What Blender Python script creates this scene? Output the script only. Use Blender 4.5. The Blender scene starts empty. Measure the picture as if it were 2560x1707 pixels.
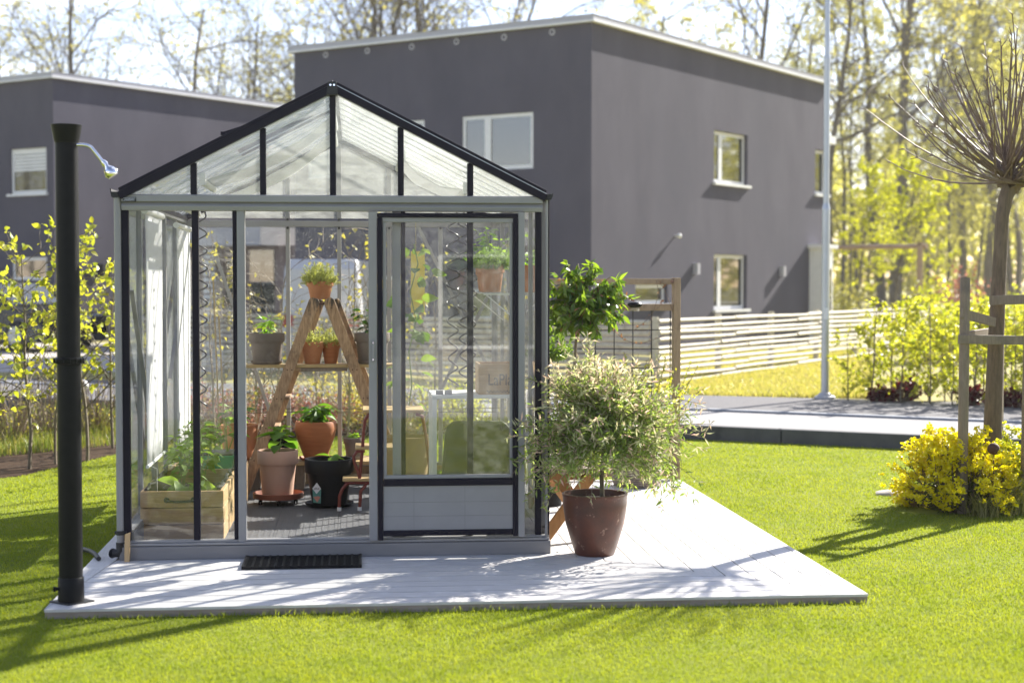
import bpy, math, random
import numpy as np
from mathutils import Vector, Matrix
R = math.radians
sc = bpy.context.scene
col = sc.collection
# ------------------------------------------------------------------ camera model
F = 4000.; TH = math.atan(390/F); PT = math.atan(145/F); CZ = 1.54
fw = np.array((math.sin(TH)*math.cos(PT), math.cos(TH)*math.cos(PT), -math.sin(PT)))
rt = np.array((math.cos(TH), -math.sin(TH), 0.))
up = np.array((math.sin(TH)*math.sin(PT), math.cos(TH)*math.sin(PT), math.cos(PT)))
def ray(u, v): return fw + (u-1280)/F*rt + (853.5-v)/F*up
def W(u, v, Y):                      # photo pixel -> point on the plane y = Y
    d = ray(u, v); t = Y/d[1]; return Vector((d[0]*t, Y, CZ+d[2]*t))
def G(u, v, z=0.):                   # photo pixel -> point on the level z
    d = ray(u, v); t = (z-CZ)/d[2]; return Vector((d[0]*t, d[1]*t, z))
def D_(u, v, D):                     # photo pixel at a distance
    d = ray(u, v)*D; return Vector((d[0], d[1], CZ+d[2]))
def fx(u, Y, v=853): return W(u, v, Y).x
def fz(v, Y, u=833): return W(u, v, Y).z

cam = bpy.data.cameras.new('camera'); co = bpy.data.objects.new('camera', cam); col.objects.link(co)
cam.lens = 36*F/2560; cam.sensor_width = 36; cam.clip_end = 3000; cam.clip_start = .1
co.location = (0, 0, CZ)
co.rotation_euler = (R(90)-PT, 0, -TH)
cam.dof.use_dof = True; cam.dof.focus_distance = 10.0; cam.dof.aperture_fstop = 2.0
sc.camera = co
# ------------------------------------------------------------------ light
SAZ, SEL = R(47), R(31)
SUN = Vector((math.sin(SAZ)*math.cos(SEL), math.cos(SAZ)*math.cos(SEL), math.sin(SEL)))
sl = bpy.data.lights.new('sun', 'SUN'); so = bpy.data.objects.new('sun', sl); col.objects.link(so)
sl.energy = 5.0; sl.angle = R(.53); sl.color = (1, .95, .86)
so.rotation_euler = SUN.to_track_quat('Z', 'Y').to_euler(); so.location = SUN*60
w = bpy.data.worlds.new('World'); sc.world = w; w.use_nodes = True
nt = w.node_tree; nt.nodes.clear()
def N(t, typ, **k):
    n = t.nodes.new(typ)
    for a, b in k.items(): setattr(n, a, b)
    return n
sky = N(nt, 'ShaderNodeTexSky', sky_type='NISHITA', sun_disc=False, sun_elevation=SEL, sun_rotation=SAZ, air_density=1.0, dust_density=.3, ozone_density=1.4, altitude=1200)
tc = N(nt, 'ShaderNodeTexCoord'); mp = N(nt, 'ShaderNodeMapping'); mp.inputs['Scale'].default_value = (1, 1, 2.6)
mp.inputs['Location'].default_value = (.35, .2, .1)
nz = N(nt, 'ShaderNodeTexNoise'); nz.inputs['Scale'].default_value = 3.4; nz.inputs['Detail'].default_value = 7; nz.inputs['Roughness'].default_value = .55
rp = N(nt, 'ShaderNodeValToRGB'); rp.color_ramp.elements[0].position = .50; rp.color_ramp.elements[1].position = .74
mx = N(nt, 'ShaderNodeMix', data_type='RGBA'); bg = N(nt, 'ShaderNodeBackground'); wo = N(nt, 'ShaderNodeOutputWorld')
CLOUD = mx.inputs['B']; CLOUD.default_value = (14, 14.2, 14.6, 1)
L = nt.links.new
L(tc.outputs['Generated'], mp.inputs['Vector']); L(mp.outputs[0], nz.inputs['Vector']); L(nz.outputs['Fac'], rp.inputs['Fac'])
sx_ = N(nt, 'ShaderNodeSeparateXYZ'); mr_ = N(nt, 'ShaderNodeMapRange'); mr_.inputs['From Min'].default_value = -.25; mr_.inputs['From Max'].default_value = .55; mr_.inputs['To Min'].default_value = .0
ml_ = N(nt, 'ShaderNodeMath', operation='MULTIPLY'); L(tc.outputs['Generated'], sx_.inputs[0]); L(sx_.outputs['Y'], mr_.inputs['Value']); L(mr_.outputs[0], ml_.inputs[0]); L(rp.outputs['Color'], ml_.inputs[1])
L(ml_.outputs[0], mx.inputs['Factor']); tn_ = N(nt, 'ShaderNodeMix', data_type='RGBA', blend_type='MULTIPLY'); tn_.inputs['Factor'].default_value = 1; tn_.inputs['B'].default_value = (1.24, 1.0, .95, 1)
L(sky.outputs['Color'], tn_.inputs['A']); L(tn_.outputs['Result'], mx.inputs['A']); L(mx.outputs['Result'], bg.inputs['Color'])
bg.inputs['Strength'].default_value = .08; L(bg.outputs[0], wo.inputs['Surface'])
sc.view_settings.view_transform = 'Standard'; sc.view_settings.look = 'None'; sc.view_settings.exposure = 1.70; sc.view_settings.gamma = 1
sc.cycles.use_denoising = True
sc.cycles.max_bounces = 10; sc.cycles.transparent_max_bounces = 40; sc.cycles.transmission_bounces = 8
sc.cycles.diffuse_bounces = 4; sc.cycles.glossy_bounces = 4; sc.cycles.sample_clamp_indirect = 6
sc.cycles.caustics_reflective = False; sc.cycles.caustics_refractive = False
# ------------------------------------------------------------------ materials
M = {}
def newmat(name):
    m = bpy.data.materials.new(name); m.use_nodes = True; t = m.node_tree
    for n in list(t.nodes): t.nodes.remove(n)
    o = N(t, 'ShaderNodeOutputMaterial'); M[name] = m; return m, t, o
def c4(c): return (c[0], c[1], c[2], 1)
def coords(t, scale, stretch=(1, 1, 1), kind='Object'):
    tc = N(t, 'ShaderNodeTexCoord'); mp = N(t, 'ShaderNodeMapping'); mp.inputs['Scale'].default_value = stretch
    t.links.new(tc.outputs[kind], mp.inputs['Vector'])
    nz = N(t, 'ShaderNodeTexNoise'); nz.inputs['Scale'].default_value = scale; nz.inputs['Detail'].default_value = 6; nz.inputs['Roughness'].default_value = .6
    t.links.new(mp.outputs[0], nz.inputs['Vector']); return mp, nz
def mat(name, c1, c2=None, rough=.6, scale=8, stretch=(1, 1, 1), metal=0, bump=0, bscale=60, bstretch=None, lo=.35, hi=.65, spec=.5, c3=None, s3=3, lo3=.55, hi3=.7):
    m, t, o = newmat(name); l = t.links.new
    if c2 is None: c2 = tuple(x*.82 for x in c1)
    mp, nz = coords(t, scale, stretch)
    r = N(t, 'ShaderNodeValToRGB'); r.color_ramp.elements[0].position = lo; r.color_ramp.elements[1].position = hi
    r.color_ramp.elements[0].color = c4(c1); r.color_ramp.elements[1].color = c4(c2)
    l(nz.outputs['Fac'], r.inputs['Fac'])
    b = N(t, 'ShaderNodeBsdfPrincipled'); b.inputs['Roughness'].default_value = rough; b.inputs['Metallic'].default_value = metal
    b.inputs['Specular IOR Level'].default_value = spec
    src = r.outputs['Color']
    if c3:
        _, n3 = coords(t, s3); r3 = N(t, 'ShaderNodeValToRGB'); r3.color_ramp.elements[0].position = lo3; r3.color_ramp.elements[1].position = hi3
        l(n3.outputs['Fac'], r3.inputs['Fac']); mx = N(t, 'ShaderNodeMix', data_type='RGBA'); l(r3.outputs['Color'], mx.inputs['Factor'])
        l(src, mx.inputs['A']); mx.inputs['B'].default_value = c4(c3); src = mx.outputs['Result']
    l(src, b.inputs['Base Color'])
    if bump:
        _, nb = coords(t, bscale, bstretch or stretch); bp = N(t, 'ShaderNodeBump'); bp.inputs['Strength'].default_value = bump; bp.inputs['Distance'].default_value = .01
        l(nb.outputs['Fac'], bp.inputs['Height']); l(bp.outputs[0], b.inputs['Normal'])
    l(b.outputs[0], o.inputs['Surface']); return m
def leafmat(name, c1, c2, trans=.45, rough=.45, c3=None, tint=(1.5, 1.45, .6), spec=.35, patch=None, pscale=2.2):
    m, t, o = newmat(name); l = t.links.new
    g = N(t, 'ShaderNodeNewGeometry'); r = N(t, 'ShaderNodeValToRGB')
    r.color_ramp.elements[0].color = c4(c1); r.color_ramp.elements[1].color = c4(c2)
    if c3: e = r.color_ramp.elements.new(.5); e.color = c4(c3)
    l(g.outputs['Random Per Island'], r.inputs['Fac'])
    b = N(t, 'ShaderNodeBsdfPrincipled'); b.inputs['Roughness'].default_value = rough; b.inputs['Specular IOR Level'].default_value = spec
    if patch:
        _, pz = coords(t, pscale); pr_ = N(t, 'ShaderNodeValToRGB'); pr_.color_ramp.elements[0].position = .42; pr_.color_ramp.elements[1].position = .62; l(pz.outputs['Fac'], pr_.inputs['Fac'])
        pm = N(t, 'ShaderNodeMix', data_type='RGBA'); l(pr_.outputs['Color'], pm.inputs['Factor']); l(r.outputs['Color'], pm.inputs['A']); pm.inputs['B'].default_value = c4(patch); r = pm; r_out = pm.outputs['Result']
    else: r_out = r.outputs['Color']
    l(r_out, b.inputs['Base Color'])
    tr = N(t, 'ShaderNodeBsdfTranslucent'); mu = N(t, 'ShaderNodeMix', data_type='RGBA', blend_type='MULTIPLY'); mu.inputs['Factor'].default_value = 1
    l(r_out, mu.inputs['A']); mu.inputs['B'].default_value = c4(tint); l(mu.outputs['Result'], tr.inputs['Color'])
    ms = N(t, 'ShaderNodeMixShader'); ms.inputs['Fac'].default_value = trans
    l(b.outputs[0], ms.inputs[1]); l(tr.outputs[0], ms.inputs[2]); l(ms.outputs[0], o.inputs['Surface']); return m
def glassmat(name, tint=(.955, .975, .96), dust=.05, dscale=30, ior=1.55, milky=0., stretch=(1, 1, 1), lo=.4, hi=.75):
    m, t, o = newmat(name); l = t.links.new
    tr = N(t, 'ShaderNodeBsdfTransparent'); tr.inputs['Color'].default_value = c4(tint)
    gl = N(t, 'ShaderNodeBsdfGlossy'); gl.inputs['Roughness'].default_value = .015
    fr = N(t, 'ShaderNodeFresnel'); gb = N(t, 'ShaderNodeNewGeometry'); im = N(t, 'ShaderNodeMapRange'); im.inputs['To Min'].default_value = ior; im.inputs['To Max'].default_value = 1/ior
    l(gb.outputs['Backfacing'], im.inputs['Value']); l(im.outputs[0], fr.inputs['IOR'])
    m1 = N(t, 'ShaderNodeMixShader'); l(fr.outputs[0], m1.inputs['Fac']); l(tr.outputs[0], m1.inputs[1]); l(gl.outputs[0], m1.inputs[2])
    df = N(t, 'ShaderNodeBsdfDiffuse'); df.inputs['Color'].default_value = (.8, .8, .78, 1); tl = N(t, 'ShaderNodeBsdfTranslucent'); tl.inputs['Color'].default_value = (.85, .86, .82, 1)
    m2 = N(t, 'ShaderNodeMixShader'); m2.inputs['Fac'].default_value = .6; l(df.outputs[0], m2.inputs[1]); l(tl.outputs[0], m2.inputs[2])
    _, nz = coords(t, dscale, stretch); mr = N(t, 'ShaderNodeMapRange'); mr.inputs['From Min'].default_value = lo; mr.inputs['From Max'].default_value = hi
    mr.inputs['To Min'].default_value = milky; mr.inputs['To Max'].default_value = milky+dust; l(nz.outputs['Fac'], mr.inputs['Value'])
    m3 = N(t, 'ShaderNodeMixShader'); l(mr.outputs[0], m3.inputs['Fac']); l(m1.outputs[0], m3.inputs[1]); l(m2.outputs[0], m3.inputs[2])
    l(m3.outputs[0], o.inputs['Surface']); return m
def clothmat(name, c, trans=.4):
    m, t, o = newmat(name); l = t.links.new
    df = N(t, 'ShaderNodeBsdfDiffuse'); tl = N(t, 'ShaderNodeBsdfTranslucent'); _, nz = coords(t, 14)
    r = N(t, 'ShaderNodeValToRGB'); r.color_ramp.elements[0].color = c4(tuple(x*.9 for x in c)); r.color_ramp.elements[1].color = c4(c); l(nz.outputs['Fac'], r.inputs['Fac'])
    l(r.outputs[0], df.inputs['Color']); l(r.outputs[0], tl.inputs['Color'])
    ms = N(t, 'ShaderNodeMixShader'); ms.inputs['Fac'].default_value = trans; l(df.outputs[0], ms.inputs[1]); l(tl.outputs[0], ms.inputs[2]); l(ms.outputs[0], o.inputs['Surface'])
def woodmat(name, c1, c2, scale=10, stretch=(1, 1, 12), rough=.6, c3=None, bump=.25):
    return mat(name, c1, c2, rough=rough, scale=scale, stretch=stretch, bump=bump, bscale=scale*3, lo=.3, hi=.7, c3=c3, s3=6, lo3=.55, hi3=.68, spec=.3)
mat('grey_alu', (.30, .293, .297), (.272, .266, .27), rough=.45, scale=5)
mat('grey_plinth', (.225, .218, .218), (.195, .19, .19), rough=.55, scale=3, stretch=(1, 6, 6))
mat('navy_trim', (.013, .011, .020), (.017, .015, .024), rough=.42, scale=6, spec=.14)
mat('black_plastic', (.009, .009, .010), (.012, .012, .013), rough=.45, scale=20, spec=.14)
mat('black_matt', (.016, .016, .018), (.022, .022, .024), rough=.55, scale=20)
mat('chrome', (.85, .85, .87), (.8, .8, .82), rough=.08, metal=1)
mat('steel', (.5, .52, .55), (.42, .44, .47), rough=.4, metal=.7, scale=4, stretch=(1, 1, .3))
mat('white_paint', (.78, .78, .77), (.72, .72, .71), rough=.45)
mat('white_plastic', (.82, .82, .80), (.77, .77, .75), rough=.4)
mat('render_wall', (.090, .085, .107), (.118, .112, .138), rough=.95, scale=1.0, stretch=(1.1, 1.1, .5), bump=.5, bscale=34, bstretch=(1, 1, 1), lo=.3, hi=.75, spec=.12, c3=(.092, .089, .112), s3=.4, lo3=.45, hi3=.7)
mat('fascia', (.42, .415, .45), (.39, .385, .42), rough=.5)
m_, t_, o_ = newmat('window_pane'); b_ = N(t_, 'ShaderNodeBsdfPrincipled'); b_.inputs['Base Color'].default_value = (.03, .033, .03, 1); b_.inputs['Roughness'].default_value = .03
b_.inputs['IOR'].default_value = 2.2; t_.links.new(b_.outputs[0], o_.inputs['Surface'])
mat('timber_clad', (.20, .14, .12), (.16, .11, .10), rough=.7, scale=3, stretch=(8, 8, 1))
woodmat('deck_board', (.68, .655, .64), (.53, .505, .485), scale=7, stretch=(1, 14, 14), rough=.55, c3=(.71, .69, .68), bump=.12)
woodmat('deck_board_long', (.68, .655, .64), (.53, .505, .485), scale=7, stretch=(14, 1, 14), rough=.55, c3=(.71, .69, .68), bump=.12)
woodmat('deck_edge', (.40, .33, .28), (.26, .21, .175), scale=6, stretch=(1, 10, 14))
woodmat('crate_wood', (.50, .33, .16), (.36, .22, .10), scale=9, stretch=(1, 8, 12), c3=(.26, .15, .07))
woodmat('crate_wood_side', (.52, .36, .19), (.40, .26, .13), scale=9, stretch=(8, 1, 12))
woodmat('old_wood', (.55, .37, .225), (.27, .16, .09), scale=14, stretch=(9, 9, 1.2), c3=(.20, .13, .085))
_t = M['old_wood'].node_tree; _b = [n for n in _t.nodes if n.type == 'BSDF_PRINCIPLED'][0]; _src = _b.inputs['Base Color'].links[0].from_socket      # blackened, weathered ladder head
_c = N(_t, 'ShaderNodeTexCoord'); _s = N(_t, 'ShaderNodeSeparateXYZ'); _m = N(_t, 'ShaderNodeMapRange'); _m.inputs['From Min'].default_value = 1.12; _m.inputs['From Max'].default_value = 1.38; _m.inputs['To Max'].default_value = .47
_, _n = coords(_t, 13, (3, 3, .7)); _a = N(_t, 'ShaderNodeMath', operation='ADD'); _r = N(_t, 'ShaderNodeValToRGB'); _r.color_ramp.elements[0].position = .86; _r.color_ramp.elements[1].position = 1.0
_t.links.new(_c.outputs['Object'], _s.inputs[0]); _t.links.new(_s.outputs['Z'], _m.inputs['Value']); _t.links.new(_m.outputs[0], _a.inputs[0]); _t.links.new(_n.outputs['Fac'], _a.inputs[1]); _t.links.new(_a.outputs[0], _r.inputs['Fac'])
_x = N(_t, 'ShaderNodeMix', data_type='RGBA'); _t.links.new(_r.outputs['Color'], _x.inputs['Factor']); _t.links.new(_src, _x.inputs['A']); _x.inputs['B'].default_value = (.085, .068, .056, 1); _t.links.new(_x.outputs['Result'], _b.inputs['Base Color'])
woodmat('plank_wood', (.55, .40, .20), (.42, .29, .13), scale=8, stretch=(1, 12, 12))
woodmat('bench_wood', (.42, .22, .09), (.30, .15, .06), scale=9, stretch=(6, 6, 1.5))
woodmat('grey_wood', (.27, .215, .165), (.19, .15, .115), scale=9, stretch=(8, 8, 1.2), c3=(.16, .13, .11))
woodmat('trellis_wood', (.42, .31, .21), (.31, .22, .15), scale=9, stretch=(8, 8, 1.2), c3=(.17, .12, .08))
woodmat('stake_wood', (.60, .42, .22), (.50, .33, .16), scale=9, stretch=(9, 9, 1))
woodmat('rail_wood', (.62, .57, .45), (.50, .45, .35), scale=5, stretch=(3, 3, 8), c3=(.40, .34, .25))
mat('terracotta', (.50, .215, .105), (.43, .175, .08), rough=.8, scale=7, c3=(.56, .33, .21), s3=5, lo3=.6, hi3=.8)
mat('terracotta_orange', (.46, .17, .06), (.36, .12, .04), rough=.7, scale=5, stretch=(1, 1, 9))
mat('terracotta_pale', (.56, .34, .245), (.52, .31, .22), rough=.8, scale=4)
mat('terracotta_dark', (.30, .10, .05), (.24, .075, .04), rough=.6, scale=6)
mat('terracotta_tan', (.42, .29, .16), (.36, .24, .13), rough=.8, scale=6)
mat('clay_grey', (.20, .165, .14), (.155, .125, .108), rough=.85, scale=8, c3=(.27, .235, .205), s3=6, lo3=.56, hi3=.72)
mat('rust_pot', (.13, .044, .024), (.072, .029, .019), rough=.42, scale=7, c3=(.40, .25, .18), s3=20, lo3=.61, hi3=.70, bump=.15, bscale=30)
mat('soil', (.05, .035, .025), (.03, .022, .016), rough=.95, scale=40, bump=.6, bscale=60)
mat('mulch', (.058, .034, .019), (.034, .021, .012), rough=.95, spec=.1, scale=14, bump=.9, bscale=40, c3=(.09, .062, .038), s3=30)
mat('bark', (.185, .135, .095), (.115, .085, .06), rough=.9, scale=18, stretch=(3, 3, .5), bump=.6, bscale=30)
mat('bark_dark', (.10, .085, .07), (.15, .13, .105), rough=.9, scale=6)
mat('bark_brown', (.12, .075, .055), (.18, .125, .10), rough=.55, scale=30)
mat('young_bark', (.17, .14, .09), (.10, .075, .05), rough=.8, scale=20)
mat('stem_green', (.22, .30, .07), (.16, .22, .06), rough=.6)
mat('stem_twig', (.25, .19, .12), (.17, .12, .08), rough=.7)
mat('asphalt', (.125, .12, .125), (.165, .16, .165), rough=.95, scale=60, c3=(.19, .185, .185), s3=1.2, bump=.4, bscale=150, spec=.2)
mat('road_grey', (.30, .29, .29), (.26, .255, .255), rough=.9, scale=40, bump=.3, bscale=150, spec=.2)
mat('gravel', (.47, .43, .385), (.38, .345, .305), rough=.95, scale=30, bump=.4, bscale=60)
mat('kerbstone', (.30, .32, .35), (.24, .25, .28), rough=.8, scale=20)
mat('kerb_dark', (.085, .086, .09), (.11, .111, .115), rough=.85, scale=6, c3=(.055, .055, .058), s3=2.5, bump=.3, bscale=50)
mat('stone', (.42, .38, .34), (.32, .29, .26), rough=.9, scale=10, bump=.6, bscale=14)
mat('floor_tile', (.085, .087, .095), (.11, .112, .12), rough=.6, scale=30, bump=.3, bscale=140)
mat('red_tube', (.20, .035, .022), (.15, .026, .018), rough=.4, scale=30, c3=(.55, .5, .45), s3=26, lo3=.68, hi3=.72)
mat('green_tray', (.05, .36, .18), (.04, .30, .15), rough=.4)
mat('yellow_card', (.70, .58, .08), (.64, .52, .06), rough=.5)
mat('wicker', (.30, .25, .20), (.20, .165, .13), rough=.8, scale=60)
mat('rust_iron', (.10, .04, .025), (.06, .025, .02), rough=.8, scale=30)
mat('print_dark', (.05, .035, .025), (.06, .045, .03), rough=.7)
mat('print_teal', (.10, .30, .26), (.08, .24, .2), rough=.5)
mat('print_pink', (.60, .25, .18), (.5, .2, .15), rough=.5)
mat('print_white', (.8, .8, .8), (.75, .75, .76), rough=.5)
mat('metal_coil', (.035, .028, .036), (.05, .042, .05), rough=.4)
mat('car_black', (.012, .012, .014), (.016, .016, .018), rough=.12)
mat('car_white', (.55, .55, .58), (.5, .5, .53), rough=.25)
mat('tyre', (.015, .015, .015), (.02, .02, .02), rough=.8)
mat('lamp_red', (.4, .02, .02), (.3, .02, .02), rough=.2)
mat('chair_fabric', (.03, .034, .026), (.042, .046, .036), rough=.7, scale=50)
glassmat('glass', tint=(.98, .985, .98), dust=.045, dscale=16)
glassmat('glass_dusty', tint=(.96, .97, .965), dust=.22, dscale=110, milky=.0, lo=.57, hi=.72)
glassmat('glass_gable', tint=(.96, .97, .96), dust=.16, dscale=7, milky=.09, stretch=(1, 1, 3))
glassmat('roof_sheet', tint=(.97, .975, .97), dust=.16, dscale=9, milky=.17, stretch=(.4, 75, .4))
clothmat('blind_cloth', (.88, .88, .89), .4)
leafmat('leaf_herb', (.40, .43, .19), (.60, .60, .34), .45, c3=(.50, .52, .26))
leafmat('leaf_pepper', (.07, .17, .025), (.16, .30, .04), .5)
leafmat('leaf_lime', (.16, .32, .03), (.30, .45, .05), .5)
leafmat('leaf_dark', (.025, .07, .02), (.055, .12, .025), .35)
leafmat('leaf_tomato', (.14, .25, .05), (.24, .36, .08), .45)
leafmat('leaf_willow', (.16, .25, .065), (.36, .45, .17), .5, c3=(.25, .35, .105))
leafmat('leaf_willow_tip', (.60, .56, .38), (.74, .50, .46), .45, c3=(.52, .56, .30), tint=(1.15, 1.1, .95))
leafmat('leaf_photinia', (.06, .13, .02), (.22, .32, .045), .46, c3=(.12, .20, .03), rough=.3, spec=.6)
leafmat('leaf_photinia_new', (.24, .10, .08), (.36, .20, .14), .35, rough=.3, spec=.6)
leafmat('leaf_beech', (.27, .32, .045), (.44, .42, .07), .48, c3=(.35, .37, .055))
leafmat('leaf_beech_thin', (.30, .28, .08), (.46, .38, .12), .42, c3=(.38, .34, .09))
leafmat('leaf_birch', (.40, .40, .13), (.52, .49, .19), .5, c3=(.46, .45, .16))
leafmat('leaf_birch_grey', (.32, .31, .12), (.42, .38, .15), .45)
leafmat('leaf_bright', (.40, .44, .02), (.52, .53, .03), .5)
leafmat('leaf_hedge', (.30, .36, .035), (.50, .48, .06), .48, c3=(.40, .42, .045))
leafmat('leaf_euphorbia', (.74, .64, .01), (.80, .74, .015), .4, c3=(.77, .69, .01), tint=(1.1, 1.05, .4))
leafmat('leaf_euph_green', (.30, .36, .04), (.62, .58, .03), .45, c3=(.44, .46, .035))
leafmat('leaf_euph_low', (.05, .07, .025), (.10, .12, .03), .3)
leafmat('leaf_red', (.24, .09, .08), (.40, .22, .17), .35, c3=(.33, .14, .12), tint=(1.2, .9, .8))
leafmat('leaf_purple', (.06, .012, .018), (.12, .02, .025), .35, tint=(1.5, .6, .6))
leafmat('leaf_yellow_twig', (.45, .40, .10), (.6, .5, .14), .4)
leafmat('leaf_straw', (.42, .32, .17), (.30, .22, .11), .3)
leafmat('blade_meadow', (.10, .16, .025), (.30, .27, .11), .36, c3=(.17, .20, .045))
leafmat('blade_verge', (.30, .32, .09), (.46, .40, .20), .4, c3=(.38, .35, .14))
leafmat('blade_lawn', (.235, .29, .036), (.30, .335, .045), .47, c3=(.265, .315, .04), rough=.6, tint=(1.45, 1.35, .5), spec=.2, patch=(.20, .265, .028), pscale=2.6)
leafmat('blade_strap', (.16, .17, .05), (.36, .33, .14), .35)
leafmat('blade_dry', (.36, .27, .16), (.26, .19, .11), .3)
mat('lawn_soil', (.14, .18, .02), (.19, .22, .028), rough=.95, scale=5, c3=(.22, .235, .035), s3=1.3, lo3=.45, hi3=.8, bump=.6, bscale=90, spec=.1)
mat('verge_grass', (.27, .25, .09), (.36, .31, .14), rough=.95, scale=2, c3=(.17, .20, .03), s3=.9, bump=.8, bscale=30, spec=.1)
# ------------------------------------------------------------------ mesh building
ORG = {}
class MB:
    def __init__(s): s.v = []; s.f = []
    def add(s, vs, fs):
        b = len(s.v); s.v += [tuple(x) for x in vs]; s.f += [tuple(i+b for i in f) for f in fs]; return s
    def box(s, x0, y0, z0, x1, y1, z1):
        return s.add([(x0,y0,z0),(x1,y0,z0),(x1,y1,z0),(x0,y1,z0),(x0,y0,z1),(x1,y0,z1),(x1,y1,z1),(x0,y1,z1)],
                     [(0,3,2,1),(4,5,6,7),(0,1,5,4),(1,2,6,5),(2,3,7,6),(3,0,4,7)])
    def bar(s, a, b, w, h, upv=(0, 0, 1)):           # rectangular bar a->b, w sideways, h along upv
        a = Vector(a); b = Vector(b); d = (b-a).normalized(); u = Vector(upv); sd = d.cross(u).normalized(); u = sd.cross(d).normalized()
        q = [sd*(w/2)*i + u*(h/2)*j for i, j in ((-1,-1),(1,-1),(1,1),(-1,1))]
        return s.add([a+x for x in q]+[b+x for x in q], [(0,1,2,3),(7,6,5,4),(1,0,4,5),(2,1,5,6),(3,2,6,7),(0,3,7,4)])
    def tube(s, pts, r, n=8, caps=True):
        pts = [Vector(p) for p in pts]; k = len(pts); rs = r if hasattr(r, '__len__') else [r]*k
        t0 = (pts[1]-pts[0]).normalized(); ref = Vector((0, 0, 1)) if abs(t0.z) < .9 else Vector((1, 0, 0))
        u = t0.cross(ref).normalized(); vs = []; fs = []
        for i, p in enumerate(pts):
            t = (pts[min(i+1, k-1)]-pts[max(i-1, 0)])
            t = t.normalized() if t.length > 1e-9 else t0
            u = (u-t*u.dot(t)); u = u.normalized() if u.length > 1e-6 else t.orthogonal().normalized(); v = t.cross(u)
            for j in range(n):
                a = 2*math.pi*j/n; vs.append(p+(u*math.cos(a)+v*math.sin(a))*rs[i])
        for i in range(k-1):
            for j in range(n):
                j2 = (j+1) % n; fs.append((i*n+j, i*n+j2, (i+1)*n+j2, (i+1)*n+j))
        if caps: fs.append(tuple(range(n))[::-1]); fs.append(tuple((k-1)*n+j for j in range(n)))
        return s.add(vs, fs)
    def lathe(s, prof, c=(0, 0, 0), n=32):
        vs = []; fs = []; k = len(prof)
        for r, z in prof:
            for j in range(n):
                a = 2*math.pi*j/n; vs.append((c[0]+r*math.cos(a), c[1]+r*math.sin(a), c[2]+z))
        for i in range(k-1):
            for j in range(n):
                j2 = (j+1) % n; fs.append((i*n+j, i*n+j2, (i+1)*n+j2, (i+1)*n+j))
        if prof[0][0] > 1e-5: fs.append(tuple(range(n))[::-1])
        if prof[-1][0] > 1e-5: fs.append(tuple((k-1)*n+j for j in range(n)))
        return s.add(vs, fs)
    def prism(s, poly, d):                             # polygon (3d points) extruded by vector d
        k = len(poly); p = [Vector(x) for x in poly]; d = Vector(d)
        return s.add(p+[x+d for x in p], [tuple(range(k))[::-1], tuple(range(k, 2*k))]+[(i, (i+1) % k, k+(i+1) % k, k+i) for i in range(k)])
    def ball(s, c, r, n=12, sq=(1, 1, 1)):
        pr = [(max(1e-6, math.sin(math.pi*i/n)), -math.cos(math.pi*i/n)) for i in range(n+1)]
        m = MB().lathe([(a, b) for a, b in pr], n=n+4)
        return s.add([(c[0]+x*r*sq[0], c[1]+y*r*sq[1], c[2]+z*r*sq[2]) for x, y, z in m.v], m.f)
    def build(s, name, material, parent=None, origin=(0, 0, 0), smooth=False, bevel=0, ang=40):
        return link(name, np.array(s.v, dtype=np.float64).reshape(-1, 3), s.f, material, parent, origin, smooth, bevel, ang)
def link(name, V, faces, material, parent=None, origin=(0, 0, 0), smooth=False, bevel=0, ang=40):
    og = ORG[parent.name] if parent else Vector(origin)
    V = V-np.array(og)
    me = bpy.data.meshes.new(name)
    if isinstance(faces, np.ndarray):
        k = faces.shape[1]; me.vertices.add(len(V)); me.vertices.foreach_set('co', V.astype(np.float32).ravel())
        me.loops.add(faces.size); me.loops.foreach_set('vertex_index', faces.astype(np.int32).ravel())
        me.polygons.add(len(faces)); me.polygons.foreach_set('loop_start', np.arange(0, faces.size, k, dtype=np.int32))
        me.update(calc_edges=True)
    else:
        me.from_pydata([tuple(x) for x in V], [], faces)
    if smooth: me.shade_smooth(); me.set_sharp_from_angle(angle=R(ang))
    if isinstance(material, (list, tuple)):
        for q in material: me.materials.append(M[q])
    else: me.materials.append(M[material])
    o = bpy.data.objects.new(name, me); col.objects.link(o)
    if parent: o.parent = parent
    else: o.location = og
    ORG[o.name] = Vector(og)
    if bevel:
        b = o.modifiers.new('bevel', 'BEVEL'); b.width = bevel; b.segments = 2; b.limit_method = 'ANGLE'
    return o
def tag(o, label=None, cat=None, group=None, kind=None):
    if label: o['label'] = label
    if cat: o['category'] = cat
    if group: o['group'] = group
    if kind: o['kind'] = kind
    return o
def thing(name, label, cat, loc=(0, 0, 0), group=None):
    o = bpy.data.objects.new(name, None); col.objects.link(o); o.location = loc; o.empty_display_size = .1
    ORG[o.name] = Vector(loc); return tag(o, label, cat, group)
def struct(mb, name, material, **k): return tag(mb.build(name, material, **k), kind='structure')
def dup(root, loc, rotz=0, scale=1, label=None, group=None, cat=None):
    def cp(o, par):
        c = o.copy(); col.objects.link(c)
        if par: c.parent = par
        for ch in [x for x in o.children]: cp(ch, c)
        return c
    r = cp(root, None); r.location = loc; r.rotation_euler = (0, 0, rotz); r.scale = (scale,)*3 if not hasattr(scale, '__len__') else scale
    return tag(r, label, cat, group)
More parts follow.
